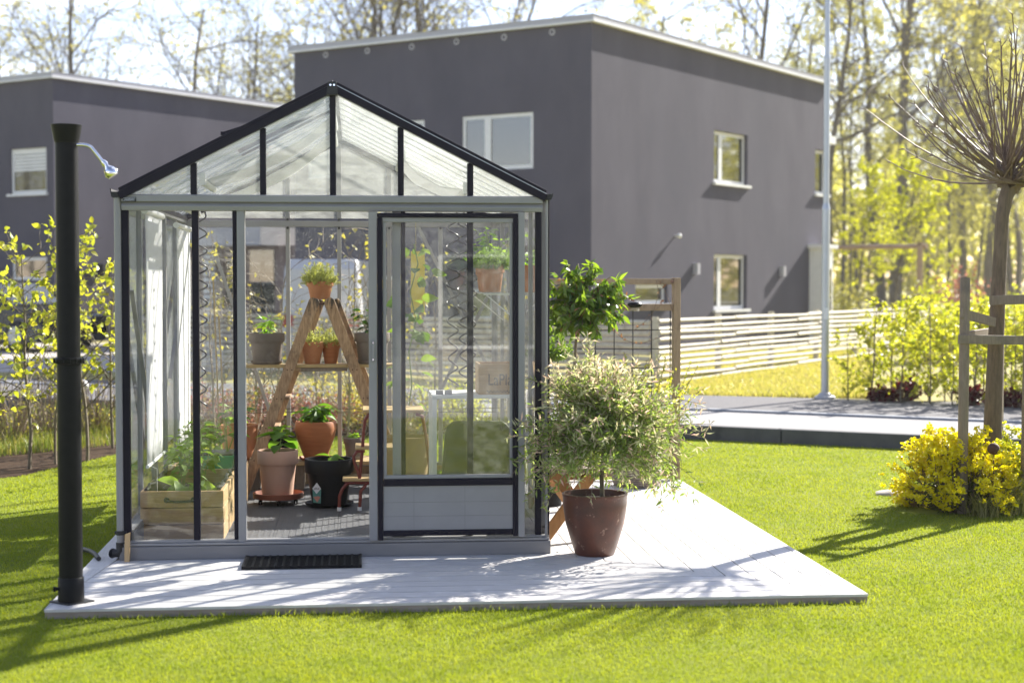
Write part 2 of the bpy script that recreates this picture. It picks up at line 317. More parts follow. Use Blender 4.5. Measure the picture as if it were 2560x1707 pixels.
# ------------------------------------------------------------------ foliage
def nrm(a): return a/np.maximum(np.linalg.norm(a, axis=-1, keepdims=True), 1e-9)
def leaves(name, P, Dr, Ln, Wd, material, parent=None, rng=None, fold=.25, droop=.0, origin=(0, 0, 0), big=False, upb=0.6):
    """one mesh of many small leaves: base point, direction, length, width"""
    rng = rng or np.random.default_rng(1); n = len(P); P = np.asarray(P, float); Dr = nrm(np.asarray(Dr, float))
    Ln = np.broadcast_to(np.asarray(Ln, float), (n,))[:, None]; Wd = np.broadcast_to(np.asarray(Wd, float), (n,))[:, None]
    nr = rng.normal(0, 1, (n, 3)); nr[:, 2] += upb*1.5; nr = nr-Dr*(nr*Dr).sum(1, keepdims=True); nr = nrm(nr); S = np.cross(Dr, nr)
    if not big:
        mid = P+Dr*Ln*.45
        V = np.stack([P, mid+S*Wd*.5+nr*Wd*fold, P+Dr*Ln-nr*Ln*droop, mid-S*Wd*.5+nr*Wd*fold], 1).reshape(-1, 3)
        f = np.arange(n*4).reshape(n, 4); fa = np.concatenate([f[:, [0, 1, 2]], f[:, [0, 2, 3]]])
    else:
        st = [(0, .08), (.18, .75), (.45, 1.), (.75, .65), (1, .03)]; rows = []
        for t, wd in st:
            c = P+Dr*Ln*(t)-nr*Ln*droop*t*t
            rows += [c+S*Wd*.5*wd+nr*Wd*fold*wd*.6, c, c-S*Wd*.5*wd+nr*Wd*fold*wd*.6]
        V = np.stack(rows, 1).reshape(-1, 3); b = (np.arange(n)*15)[:, None]; fs = []
        for i in range(4):
            fs += [b+np.array([[i*3, i*3+1, i*3+4, i*3+3]]), b+np.array([[i*3+1, i*3+2, i*3+5, i*3+4]])]
        fa = np.concatenate(fs)
    return link(name, V, fa, material, parent, origin, smooth=big, ang=80)
def along(rng, pts, n, t0=0., spread=.7, grav=0.):
    """n leaf bases along a polyline with outward directions"""
    pts = np.asarray(pts, float); k = len(pts)-1; t = rng.uniform(t0, 1, n)*k; i = np.minimum(t.astype(int), k-1); fr = (t-i)[:, None]
    p = pts[i]*(1-fr)+pts[i+1]*fr; d = nrm(pts[i+1]-pts[i])
    return p, nrm(d*(1-spread)+nrm(rng.normal(0, 1, (n, 3)))*spread+np.array((0, 0, grav))), t/k
def shoot(rng, p, d, L, n=6, wob=.12, grav=0., bend=None):
    pts = [np.array(p, float)]; d = nrm(np.array(d, float))
    for i in range(n):
        d = nrm(d+rng.normal(0, wob, 3)+np.array((0, 0, grav))); pts.append(pts[-1]+d*L/n)
    return pts
def branch(rng, p, d, L, r, lv, cfg, tubes, twigs):
    c = cfg[lv]; pts = shoot(rng, p, d, L, c.get('n', 6), c.get('wob', .12), c.get('grav', .03))
    tubes.append((pts, list(np.linspace(r, r*c.get('tip', .35), len(pts)))))
    if lv+1 >= len(cfg): twigs.append(pts); return
    for i in range(c['nb']):
        t = c['t0']+(1-c['t0'])*(i+rng.uniform(0, 1))/c['nb']; k = min(int(t*(len(pts)-1)), len(pts)-2); f = t*(len(pts)-1)-k
        q = pts[k]*(1-f)+pts[k+1]*f; ax = nrm(pts[k+1]-pts[k]); an = c['ang']*rng.uniform(.75, 1.25)
        o = nrm(np.cross(ax, rng.normal(0, 1, 3))); dd = ax*math.cos(an)+o*math.sin(an)
        branch(rng, q, dd, L*c['ratio']*(1.15-c.get('taper', .65)*(t-c['t0'])/(1-c['t0']+1e-6))*rng.uniform(.75, 1.2), max(r*(1-t*.65)*c.get('rr', .5), .003*cfg[0].get('minr', 1)), lv+1, cfg, tubes, twigs)
def tubes_mesh(tubes, n=5):
    m = MB()
    for p, r in tubes: m.tube(p, r, n, caps=False)
    return m
# ================================================================== SETTING
rng = np.random.default_rng(7)
def edgeY(x): return 16.07-.641*(x-3.3)               # line of the low retaining kerb
def kerbY(x): return 18.08-.66*(x-3.71)
def paveY(x): return 20.27-.495*(x-4.16)
def strip(f0, f1, x0, x1, z, zb=None, n=2):
    m = MB(); xs = np.linspace(x0, x1, n)
    for a, b in zip(xs[:-1], xs[1:]):
        p = [(a, f0(a), z), (b, f0(b), z), (b, f1(b), z), (a, f1(a), z)]
        if zb is None: m.add(p, [(0, 1, 2, 3)])
        else: m.prism([(q[0], q[1], zb) for q in p], (0, 0, z-zb))
    return m
struct(MB().add([(-700, -300, -.045), (700, -300, -.045), (700, 1500, -.045), (-700, 1500, -.045)], [(0, 1, 2, 3)]), 'lawn', 'lawn_soil')
struct(MB().add([(-60, edgeY(-60)+.1, .08), (19, edgeY(19)+.1, .08), (600, 5, .08), (700, 1400, .08), (-700, 1400, .08), (-400, 60, .08)], [(0, 1, 2, 3, 4, 5)]), 'verge', 'verge_grass')
struct(strip(lambda x: edgeY(x)+.1, kerbY, -1.2, 18, .086), 'road', 'road_grey'); struct(strip(lambda x: edgeY(x)+.1, kerbY, -60, -1.201, .086), 'street', 'asphalt')
struct(strip(lambda x: kerbY(x)+.12, paveY, -9, 18, .108), 'pavement', 'asphalt')
m = MB(); xs = np.arange(-50, 17, 1.0)
for a in xs:
    b = a+.992; m.prism([(a, kerbY(a), .03), (b, kerbY(b), .03), (b, kerbY(b)+.125, .03), (a, kerbY(a)+.125, .03)], (0, 0, .082))
struct(m, 'kerb', 'kerbstone', bevel=.008)
m = MB()
for a in np.arange(-40, 17, 1.7):
    b = a+1.69; m.prism([(a, edgeY(a), -.2), (b, edgeY(b), -.2), (b, edgeY(b)+.16, -.2), (a, edgeY(a)+.16, -.2)], (0, 0, .297))
struct(m, 'retaining_kerb', 'kerb_dark', bevel=.01)
q = [G(-600, 930, .084), G(560, 930, .084), G(560, 858, .084), G(-600, 858, .084)]
struct(MB().add(q, [(0, 1, 2, 3)]), 'driveway', 'gravel')
q = [G(*p, -.041) for p in ((-300, 1260), (-60, 1202), (60, 1188), (150, 1166), (240, 1146), (330, 1126), (620, 1096), (960, 1088), (1300, 1080))]
back = [Vector((x, edgeY(x)-.01, -.041)) for x in (3.2, 0, -3, -6, -9)]
struct(MB().add(q+back, [tuple(range(len(q)+len(back)))]), 'soil_bed', 'mulch')

# deck ------------------------------------------------------------------
DX0, DX1, DY0, DY1 = -1.475, 2.53, 7.69, 12.4
GX0, GX1, GY0, GY1 = -1.335, 1.10, 9.05, 12.3
m = MB(); bw = .14; y = DY0; kR = (DX1-GX1)/(9.03-DY0); kL = (GX0-DX0)/(9.03-DY0)
while y < 9.03-.01:
    y2 = min(y+bw-.013, 9.03); f = lambda yy: (GX0-(9.03-yy)*kL+.004, GX1+(9.03-yy)*kR-.004)
    a, b = f(y), f(y2); m.prism([(a[0], y, -.013), (a[1], y, -.013), (b[1], y2, -.013), (b[0], y2, -.013)], (0, 0, .013)); y += bw
deck = struct(m, 'wooden_deck', 'deck_board')
m = MB(); x = GX1-.001
while x < DX1-.01:
    x2 = min(x+bw-.006, DX1); ya = 9.03-(x-GX1)/kR+.003; yb = 9.03-(x2-GX1)/kR+.003
    m.prism([(x, ya, -.013), (x2, yb, -.013), (x2, DY1, -.013), (x, DY1, -.013)], (0, 0, .013)); x += bw
m.prism([(DX0, DY0+.01, -.013), (GX0-.003, 9.035, -.013), (GX0-.003, DY1, -.013), (DX0, DY1, -.013)], (0, 0, .013))
struct(m, 'wooden_deck_side', 'deck_board_long', bevel=.0025)
m = MB().box(DX0+.006, DY0+.004, -.062, DX1-.004, DY0+.03, -.0135).box(DX1-.03, DY0+.032, -.062, DX1-.004, DY1, -.0135).box(DX0+.006, DY0+.032, -.062, DX0+.03, DY1, -.0135).box(GX0-.1, 8.9, -.062, GX1+.1, 9.2, -.0145)
struct(m, 'deck_edge', 'deck_edge')
m = MB(); xs = np.linspace(GX0+.06, GX1-.06, 7)
for i in range(6):
    for j in range(5): m.box(xs[i]+.001, 9.12+j*.62, -.02, xs[i+1]-.001, 9.12+(j+1)*.62-.002, .018)
for i in range(60):                                   # fine ribs of the tiles
    xx = GX0+.08+i*.0385; m.box(xx, 9.13, .0175, xx+.012, 12.2, .0205)
struct(m, 'greenhouse_floor', 'floor_tile')

# ------------------------------------------------------------------ greenhouse
gh = thing('greenhouse', 'grey and dark navy gabled glass greenhouse with open sliding door on the white deck', 'greenhouse', (-.11, 9.05, 0))
Y0, Y1 = GY0, GY1; EZ = 2.035; RZ = 2.64; RX = fx(833, Y0, 210)
def gp(mb, name, material, parent=gh, **k): return mb.build(name, material, parent=parent, **k)
gx = lambda u: fx(u, Y0)
ZB, ZT = .10, 1.953
# plinth and sills
gp(MB().box(GX0+.02, Y0-.03, .0, GX1+.002, Y0+.05, .075), 'base_plinth', 'grey_plinth', bevel=.004)
gp(MB().box(GX0+.02, Y0+.052, .0, GX0+.09, Y1, .14), 'side_plinth', 'grey_plinth', bevel=.003); gp(MB().box(GX1-.07, Y0+.052, .0, GX1, Y1, .14), 'side_plinth', 'grey_plinth', bevel=.003)
m = MB()
for k in range(2): m.box(GX0+.092, Y1-.05, .0+k*.072, GX1-.072, Y1+.02, .070+k*.072)
gp(m, 'back_plinth', 'trellis_wood', bevel=.003)
m = MB().box(GX0+.03, Y0-.022, .0775, GX1-.005, Y0+.06, .091).box(GX0+.03, Y0-.006, .0915, GX1-.005, Y0+.05, .104)
gp(m, 'sill', 'grey_alu', bevel=.003)
gp(MB().box(GX0+.092, Y1-.045, .1445, GX1-.072, Y1+.015, .165).box(GX0+.025, Y0+.062, .1425, GX0+.085, Y1, .158).box(GX1-.068, Y0+.062, .1425, GX1-.005, Y1, .158), 'inner_sill', 'grey_alu', bevel=.002)
# corner posts
for a, b in ((gx(305), gx(324)), (gx(1338), gx(1354))): gp(MB().box(a, Y0-.005, ZB+.005, b, Y0+.03, ZT), 'corner_post', 'navy_trim', bevel=.004)
for x0, y0 in ((GX0+.02, Y0+.032), (GX1-.06, Y0+.032), (GX0+.02, Y1-.04), (GX1-.06, Y1-.04)):
    gp(MB().box(x0, y0, .16, x0+.04, y0+.04, EZ-.03), 'corner_post', 'grey_alu', bevel=.004)
# mullions
for a, b in ((481, 498), (583, 593), (1003, 1014), (1168, 1184)):
    gp(MB().box(gx(a), Y0-.004 if a < 900 else Y0+.012, ZB+.005, gx(b), Y0+.035, ZT), 'mullion', 'navy_trim', bevel=.004)
gp(MB().box(gx(593.5), Y0-.012, ZB-.01, gx(614), Y0+.04, ZT), 'door_jamb', 'grey_alu', bevel=.004)
gp(MB().box(gx(981), Y0+.012, ZB+.005, gx(1002.5), Y0+.04, ZT), 'door_jamb', 'grey_alu', bevel=.004)
mxs = [gx(u) for u in (487, 660, 834, 1003, 1176)]
# header beam with a scooped face
hx0, hx1 = gx(308), gx(1355); zt = fz(489, Y0); zb = fz(528, Y0); h = zt-zb
prof = [(.07, 0), (-.02, 0), (-.026, h*.26), (-.0255, h*.28), (-.007, h*.52), (-.007, h*.545), (-.030, h*.55), (-.030, h*.94), (-.02, h), (.07, h)]
hb = gp(MB().prism([(hx0, Y0+a, zb+b) for a, b in prof], (hx1-hx0, 0, 0)), 'header_beam', 'grey_alu', bevel=.001)
lp = gp(MB().box(gx(312), Y0-.0345, fz(507.5, Y0), gx(345.5), Y0-.0306, fz(496, Y0)), 'label_plate', 'black_matt', bevel=.001)
m = MB()                                              # tiny unreadable lettering rows on the maker's plate
for (v0, v1, us) in ((498.3, 499.6, (314, 344)), (504.6, 506, (314, 317))):
    m.box(gx(us[0]), Y0-.0355, fz(v1, Y0), gx(us[1]), Y0-.0346, fz(v0, Y0))
for i in range(11): m.box(gx(316.5+i*2.25), Y0-.0355, fz(503.4, Y0), gx(316.5+i*2.25+1.7), Y0-.0346, fz(500.2 if i == 5 else 501.2, Y0))
for i in range(10): m.box(gx(319+i*2.3), Y0-.0355, fz(505.8, Y0), gx(319+i*2.3+1.4), Y0-.0346, fz(504.7, Y0))
gp(m, 'lettering', 'steel', parent=lp)
# gable: bars, mullions, panes (front and back)
eL = W(299, 485, Y0); eR = W(1364, 484, Y0); ap = W(833, 222, Y0)
eL.z = eR.z = EZ
def roofz(x): return EZ+(RZ-EZ)*((x-eL.x)/(RX-eL.x) if x < RX else (eR.x-x)/(eR.x-RX))
for yy, name in ((Y0-.02, 'gable_bar'), (Y1, 'gable_bar')):
    for e in (eL, eR):
        a = Vector((e.x, yy, EZ-.012)); b = Vector((RX, yy, RZ-.012))
        gp(MB().bar(a, b, .05, .044), name, 'navy_trim', bevel=.004)
        gp(MB().bar(a+Vector((0, .008, .034)), b+Vector((0, .008, .034)), .062, .018), 'gable_cap', 'navy_trim', bevel=.003)
        if e is eR: gp(MB().bar(a+Vector((0, -.003, .0225)), b+Vector((0, -.003, .0225)), .045, .004), 'gable_seal', 'steel')
m = MB().prism([(gx(819), Y0-.055, fz(240, Y0)), (gx(847), Y0-.055, fz(240, Y0)), (gx(844), Y0-.055, fz(207, Y0)), (gx(823), Y0-.055, fz(207, Y0))], (0, .09, 0))
rc = gp(m, 'ridge_cap', 'black_matt', bevel=.003)
m = MB()
for u in (829, 838): m.tube([(gx(u), Y0-.059, fz(216, Y0)), (gx(u), Y0-.0545, fz(216, Y0))], .006, 10)
gp(m, 'screw', 'chrome', parent=rc)
ZG = zt+.002
for yy in (Y0, Y1):
    for i, x in enumerate(mxs):
        wd = .017; z1 = roofz(x)-.035
        gp(MB().box(x-wd, yy-.012, ZG, x+wd, yy+.03, z1), 'gable_mullion', 'navy_trim' if yy == Y0 else 'grey_alu', bevel=.003)
    xs = [eL.x+.05]+mxs+[eR.x-.05]
    for a, b in zip(xs[:-1], xs[1:]):
        a2, b2 = a+.0175, b-.0175
        pl = [(a2, yy+.006, ZG), (b2, yy+.006, ZG), (b2, yy+.006, max(roofz(b2)-.034, ZG+.004))]
        if a2 < RX < b2: pl.append((RX, yy+.006, RZ-.034))
        pl.append((a2, yy+.006, max(roofz(a2)-.034, ZG+.004)))
        gp(MB().prism(pl, (0, .004, 0)), 'gable_pane', 'glass_gable')
# front panes
for a, b in ((324, 481), (498, 583), (1014, 1168), (1184, 1338)):
    gp(MB().box(gx(a), Y0+.014, ZB+.005, gx(b), Y0+.018, ZT), 'glass_pane', 'glass')
# back wall
gp(MB().box(GX0+.06, Y1-.035, EZ-.065, GX1-.06, Y1+.01, EZ-.02), 'back_beam', 'grey_alu', bevel=.003)
bb = None; m = MB()
bx = [GX0+.06]+mxs+[GX1-.06]
for x in mxs:
    gp(MB().box(x-.016, Y1-.03, .166, x+.016, Y1+.012, EZ-.066), 'mullion', 'grey_alu', bevel=.003)
    for z in (EZ-.075, EZ-.012): gp(MB().tube([(x, Y1-.046, z), (x, Y1-.03, z)], .009, 10), 'bolt', 'black_matt')
for a, b in zip(bx[:-1], bx[1:]): gp(MB().box(a+.017, Y1-.004, .166, b-.017, Y1, EZ-.066), 'glass_pane', 'glass_dusty')
def brace(a, b, nm='cross_brace'): gp(MB().bar(a, b, .004, .025, (0, 1, 0)) if False else MB().bar(a, b, .025, .004, (0, 1, 0)), nm, 'grey_alu')
brace(W(1035, 545, Y1-.06), W(1255, 990, Y1-.06)); brace(W(1225, 730, Y1-.07), W(1040, 1100, Y1-.07))
brace(W(540, 640, Y1-.06), W(690, 1075, Y1-.06))
# side walls
ys = np.linspace(Y0+.05, Y1-.02, 6)
for sx, x in ((-1, GX0+.03), (1, GX1-.05)):
    for k, yy in enumerate(ys[1:-1]): gp(MB().box(x, yy-.018, .16, x+.03, yy+.018, EZ-.045), 'mullion', 'grey_alu', bevel=.003)
    for a, b in zip(ys[:-1], ys[1:]): gp(MB().box(x+.012, a+.0185, .16, x+.016, b-.0185, EZ-.045), 'glass_pane', 'glass')
    gp(MB().box(x-.005, Y0+.073, EZ-.044, x+.04, Y1-.042, EZ-.005), 'eave_beam', 'grey_alu', bevel=.003)
brace((GX0+.075, ys[0]+.1, 1.5), (GX0+.075, ys[2], .25)); brace((GX0+.078, ys[3], .9), (GX0+.078, ys[5], 1.9)); brace((GX1-.078, ys[0]+.1, .3), (GX1-.078, ys[3], 1.8))
# roof
ys = np.linspace(Y0+.02, Y1+.02, 11)
for sx in (-1, 1):
    e = eL if sx < 0 else eR
    ed = Vector((e.x, 0, EZ)); rd = Vector((RX, 0, RZ)); n_ = Vector((rd.z-ed.z, 0, ed.x-rd.x)).normalized(); n_ = n_ if n_.z > 0 else -n_
    for k, yy in enumerate(ys):
        a = Vector((e.x, yy, EZ)); b = Vector((RX, yy, RZ))
        if 0 < k < 10: gp(MB().bar(a, b, .014, .008), 'roof_bar', 'white_plastic')
    for k in range(10):
        if sx < 0 and k in (2, 3): lo, hi = .0, .5
        else: lo, hi = 0, 1
        a = ed.lerp(rd, .015+lo*.97); b = ed.lerp(rd, .015+hi*.97)
        p = [Vector((a.x, ys[k]+.009, a.z)), Vector((a.x, ys[k+1]-.009, a.z)), Vector((b.x, ys[k+1]-.009, b.z)), Vector((b.x, ys[k]+.009, b.z))]
        gp(MB().prism([q+n_*.004 for q in p], n_*.010), 'roof_panel', 'roof_sheet')
    gp(MB().bar((e.x+.02*-sx, Y0+.03, EZ-.008), (e.x+.02*-sx, Y1, EZ-.008), .04, .03), 'eave_rail', 'navy_trim')
gp(MB().bar((RX, Y0+.04, RZ+.0), (RX, Y1+.03, RZ+.0), .05, .05), 'ridge_beam', 'navy_trim', bevel=.004)
# roof vent standing ajar on the left slope
ed = Vector((eL.x, 0, EZ)); rd = Vector((RX, 0, RZ)); a = ed.lerp(rd, .47); hinge = ed.lerp(rd, .965); d = (a-hinge); lift = Matrix.Rotation(R(9), 3, 'Y'); a2 = hinge+lift@d
m = MB()
for yy in (ys[2]+.02, ys[4]-.02): m.bar((a2.x, yy, a2.z+.02), (hinge.x, yy, hinge.z+.02), .03, .02)
m.bar((a2.x, ys[2], a2.z+.02), (a2.x, ys[4], a2.z+.02), .03, .022)
rv = gp(m, 'roof_vent', 'navy_trim')
gp(MB().add([(a2.x, ys[2]+.03, a2.z+.02), (a2.x, ys[4]-.03, a2.z+.02), (hinge.x, ys[4]-.03, hinge.z+.02), (hinge.x, ys[2]+.03, hinge.z+.02),
             (a2.x, ys[2]+.03, a2.z+.026), (a2.x, ys[4]-.03, a2.z+.026), (hinge.x, ys[4]-.03, hinge.z+.026), (hinge.x, ys[2]+.03, hinge.z+.026)],
            [(0,3,2,1),(4,5,6,7),(0,1,5,4),(1,2,6,5),(2,3,7,6),(3,0,4,7)]), 'vent_pane', 'roof_sheet', parent=rv)
# gutters and downpipes
for sx, e, u0, u1 in ((-1, eL, 280, 305), (1, eR, 1358, 1381)):
    x0 = gx(u0); x1 = gx(u1); pr = [(x0, 2.062), (x0+.004, 2.035), (x0+.012, 2.012), (x1-.012, 2.012), (x1-.003, 2.03), (x1, 2.05), (x1-.006, 2.05), (x1-.008, 2.03), (x1-.014, 2.018), (x0+.014, 2.018), (x0+.008, 2.04), (x0+.006, 2.062)]
    gp(MB().prism([(a, Y0-.03, b) for a, b in pr], (0, Y1-Y0+.06, 0)), 'gutter', 'black_matt')
    gp(MB().box(x0+.006, Y0-.031, 2.017, x1-.008, Y0-.027, 2.045), 'gutter_end', 'black_matt')
xd = gx(297)
dp = gp(MB().tube([(xd, Y0-.01, 2.015), (xd, Y0-.01, .09)], .0195, 16), 'downpipe', 'grey_alu', smooth=True)
gp(MB().tube([(xd, Y0-.01, .165), (xd, Y0-.01, .142)], .024, 16).tube([(xd-.03, Y0-.012, .155), (xd+.035, Y0-.012, .155)], .008, 8), 'pipe_clamp', 'black_matt', parent=dp, smooth=True)
gp(MB().tube([(xd, Y0-.01, .10), (xd, Y0-.01, .055), (xd-.012, Y0-.012, .04), (xd-.045, Y0-.014, .04)], .024, 14).tube([(xd-.042, Y0-.014, .04), (xd-.041, Y0-.015, .04)], .028, 14), 'pipe_elbow', 'black_matt', parent=dp, smooth=True)
gp(MB().tube([(gx(1366), Y0-.004, 2.012), (gx(1366), Y0-.004, .08)], .0085, 12), 'downpipe', 'grey_alu', smooth=True)
gp(MB().tube([(gx(1371.5), Y0+.004, 2.012), (gx(1371.5), Y0+.004, .08)], .006, 12), 'pipe_cable', 'navy_trim', smooth=True)
# sliding door, pushed to the right in front of the fixed panes
YD = Y0-.052; dx = lambda u: fx(u, YD); dz = lambda v: fz(v, YD)
m = MB().box(dx(922), YD, dz(1353), dx(943), YD+.035, dz(529)).box(dx(1295.5), YD, dz(1349), dx(1312), YD+.035, dz(529))
m.box(dx(943.5), YD+.006, dz(555), dx(1295), YD+.03, dz(543.5)).box(dx(957.5), YD+.008, dz(1199.5), dx(1282), YD+.03, dz(1190))
m.box(dx(957.5), YD+.008, dz(1189.7), dx(966), YD+.03, dz(555.3)).box(dx(1275), YD+.008, dz(1189.7), dx(1282), YD+.03, dz(555.3))
sd = gp(m, 'sliding_door', 'grey_alu', bevel=.003)
m = MB().box(dx(943.5), YD-.006, dz(1352), dx(957), YD+.034, dz(543.5)).box(dx(1282.5), YD-.006, dz(1346), dx(1295), YD+.034, dz(543.5))
m.box(dx(943.5), YD-.006, dz(543), dx(1295), YD+.034, dz(532)).box(dx(957.3), YD-.006, dz(1217), dx(1282.2), YD+.034, dz(1200))
m.box(dx(957.3), YD-.006, dz(1342), dx(1282.2), YD+.034, dz(1328))
gp(m, 'door_trim', 'navy_trim', parent=sd, bevel=.004)
gp(MB().box(dx(966.2), YD+.012, dz(1189.5), dx(1274.8), YD+.016, dz(555.5)), 'door_pane', 'glass', parent=sd)
lpn = gp(MB().box(dx(957.5), YD+.006, dz(1327.8), dx(1282), YD+.026, dz(1217.3)), 'lower_panel', 'grey_alu', parent=sd)
m = MB()
for v in (1258, 1293): m.box(dx(958), YD+.0052, dz(v)-.0012, dx(1281.5), YD+.0058, dz(v)+.0012)
for u in (1034, 1162): m.box(dx(u)-.001, YD+.0046, dz(1327), dx(u)+.001, YD+.0051, dz(1218))
gp(m, 'panel_groove', 'grey_plinth', parent=sd)
hm = MB().box(dx(929.5), YD-.012, dz(905), dx(936), YD-.0005, dz(851))
gp(hm, 'handle', 'grey_alu', parent=sd, bevel=.003)
gp(MB().tube([(dx(932.7), YD-.0145, dz(857)), (dx(932.7), YD-.011, dz(857))], .0055, 10).tube([(dx(932.7), YD-.0145, dz(899)), (dx(932.7), YD-.011, dz(899))], .0055, 10), 'handle_screw', 'chrome', parent=sd)
# wooden stake by the corner
a = W(318, 1396, 8.99); o = MB().add([(a.x-.014, 8.975, 0), (a.x+.014, 8.975, 0), (a.x+.014, 9.004, 0), (a.x-.014, 9.004, 0), (a.x-.012, 8.985, .150), (a.x+.016, 8.985, .160), (a.x+.016, 9.012, .160), (a.x-.012, 9.012, .150)],
     [(0,3,2,1),(4,5,6,7),(0,1,5,4),(1,2,6,5),(2,3,7,6),(3,0,4,7)]).build('wooden_stake', 'stake_wood', origin=(a.x, 8.99, 0), bevel=.002)
tag(o, 'short pale wooden stake leaning on the greenhouse corner beside the downpipe', 'stake')

# ------------------------------------------------------------------ shower, mat, hose
b = G(178, 1505); sh = thing('solar_shower', 'tall black solar shower column with chrome head on the deck corner', 'shower', (b.x, b.y, 0))
sc_ = b.y/4000*1.003
s45 = .078
gp(MB().add([(b.x-.108, b.y+.01, 0), (b.x, b.y-.085, 0), (b.x+.112, b.y+.01, 0), (b.x, b.y+.105, 0), (b.x-.108, b.y+.01, .008), (b.x, b.y-.085, .008), (b.x+.112, b.y+.01, .008), (b.x, b.y+.105, .008)],
    [(0,3,2,1),(4,5,6,7),(0,1,5,4),(1,2,6,5),(2,3,7,6),(3,0,4,7)]), 'foot_plate', 'black_matt', parent=sh, bevel=.003)
zc = lambda v: fz(v, b.y, 180)
gp(MB().lathe([(.061, .0085), (.062, .02), (.061, zc(1443)), (.058, zc(1441))], (b.x, b.y, 0), 32), 'base_sleeve', 'black_plastic', parent=sh, smooth=True)
gp(MB().lathe([(.0562, zc(1442)), (.0562, zc(906)), (.0548, zc(895)), (.054, zc(356))], (b.x, b.y, 0), 32), 'column', 'black_plastic', parent=sh, smooth=True)
pr = []
m = MB().lathe([(.0586, zc(909)), (.068, zc(908)), (.069, zc(897)), (.0575, zc(893))], (b.x, b.y, 0), 32)
for i in range(14):
    a = i*2*math.pi/14; m.box(b.x+.069*math.cos(a)-.004, b.y+.069*math.sin(a)-.004, zc(908), b.x+.069*math.cos(a)+.004, b.y+.069*math.sin(a)+.004, zc(895))
gp(m, 'collar', 'black_plastic', parent=sh, smooth=True)
gp(MB().lathe([(.0558, zc(358)), (.060, zc(350)), (.0725, zc(316)), (.0735, zc(313)), (.070, zc(312)), (.0, zc(314))], (b.x, b.y, 0), 32), 'top_cap', 'black_plastic', parent=sh, smooth=True)
arm = [W(u, v, b.y-.02) for u, v in ((192, 362), (206, 362), (219, 364), (228, 369), (245, 390), (260, 409))]
gp(MB().tube(arm, .0085, 12), 'shower_arm', 'chrome', parent=sh, smooth=True)
hd = [W(u, v, b.y-.02) for u, v in ((256, 403), (262, 410), (266, 416), (272, 424), (279, 434), (283, 440))]
hh = gp(MB().tube(hd, [.012, .016, .011, .026, .033, .026], 20), 'shower_head', 'chrome', parent=sh, smooth=True, ang=60)
gp(MB().tube([W(150, 1471, b.y-.03), W(143, 1471, b.y-.03), W(136, 1472, b.y-.03)], [.012, .008, .013], 10).tube([W(136, 1478, b.y-.03), W(136, 1466, b.y-.03)], .006, 8), 'drain_knob', 'black_plastic', parent=sh, smooth=True)
hq = [G(168, 1368, -.045), G(190, 1368, -.045), G(212, 1373, -.03), G(226, 1377, .006), G(238, 1385, .012), G(247, 1396, .012)]
ho = MB().tube(hq, .013, 10).build('garden_hose', 'black_matt', origin=hq[3], smooth=True); tag(ho, 'end of a black garden hose lying over the deck edge behind the shower', 'hose')
# door mat: a grid of rubber bars
q = [G(610, 1424), G(899, 1424), G(899, 1388)]; x0, x1, y0, y1 = q[0].x, q[1].x, q[0].y, q[2].y
m = MB(); nx, ny = 30, 12
for i in range(0, nx+1, 2):
    x = x0+(x1-x0)*i/nx; m.box(x-.0035, y0, .002, x+.006, y1, .018)
for j in range(ny+1):
    y = y0+(y1-y0)*j/ny; m.box(x0-.003, y-.003, .001, x1+.003, y+.003, .0172)
for i in range(0, nx+1, 2):
    for j in range(0, ny+1): m.tube([(x0+(x1-x0)*i/nx, y0+(y1-y0)*j/ny, .004), (x0+(x1-x0)*i/nx, y0+(y1-y0)*j/ny, .0205)], .007, 6)
m.box(x0-.012, y1-.006, .0005, x1+.006, y1+.008, .0192).box(x1+.003, y0, .0005, x1+.012, y1, .0192).box(x0-.014, y0, .0005, x0-.003, y1, .0192)
mt = m.build('door_mat', 'black_plastic', origin=((x0+x1)/2, (y0+y1)/2, 0)); tag(mt, 'black rubber grid door mat lying before the open doorway', 'door mat')
# ================================================================== PLANTS AND POTS
def potprof(rt, rb, h, style):
    if style == 'rim': return [(rb*.96, 0), (rb, .004), (rt*.90, h*.70), (rt*.985, h*.705), (rt, h*.72), (rt, h*.99), (rt*.985, h), (rt*.90, h), (rt*.87, h*.8), (rt*.8, h*.5), (0, h*.5)]
    if style == 'bowl': return [(rb, 0), (rb*1.15, h*.12), (rt*.93, h*.55), (rt*1.03, h*.8), (rt*1.0, h*.96), (rt*.95, h), (rt*.86, h*.98), (rt*.84, h*.8), (rt*.7, h*.5), (0, h*.5)]
    if style == 'belly': return [(rb*.95, 0), (rb, .004), (rb*1.18, h*.18), (rt*.90, h*.52), (rt*.975, h*.8), (rt*.985, h*.955), (rt*1.0, h*.965), (rt, h*.995), (rt*.985, h), (rt*.93, h), (rt*.92, h*.9), (rt*.8, h*.6), (0, h*.6)]
    return [(rb, 0), (rt*.97, h*.94), (rt, h*.95), (rt, h), (rt*.94, h), (rt*.9, h*.8), (rt*.8, h*.5), (0, h*.5)]
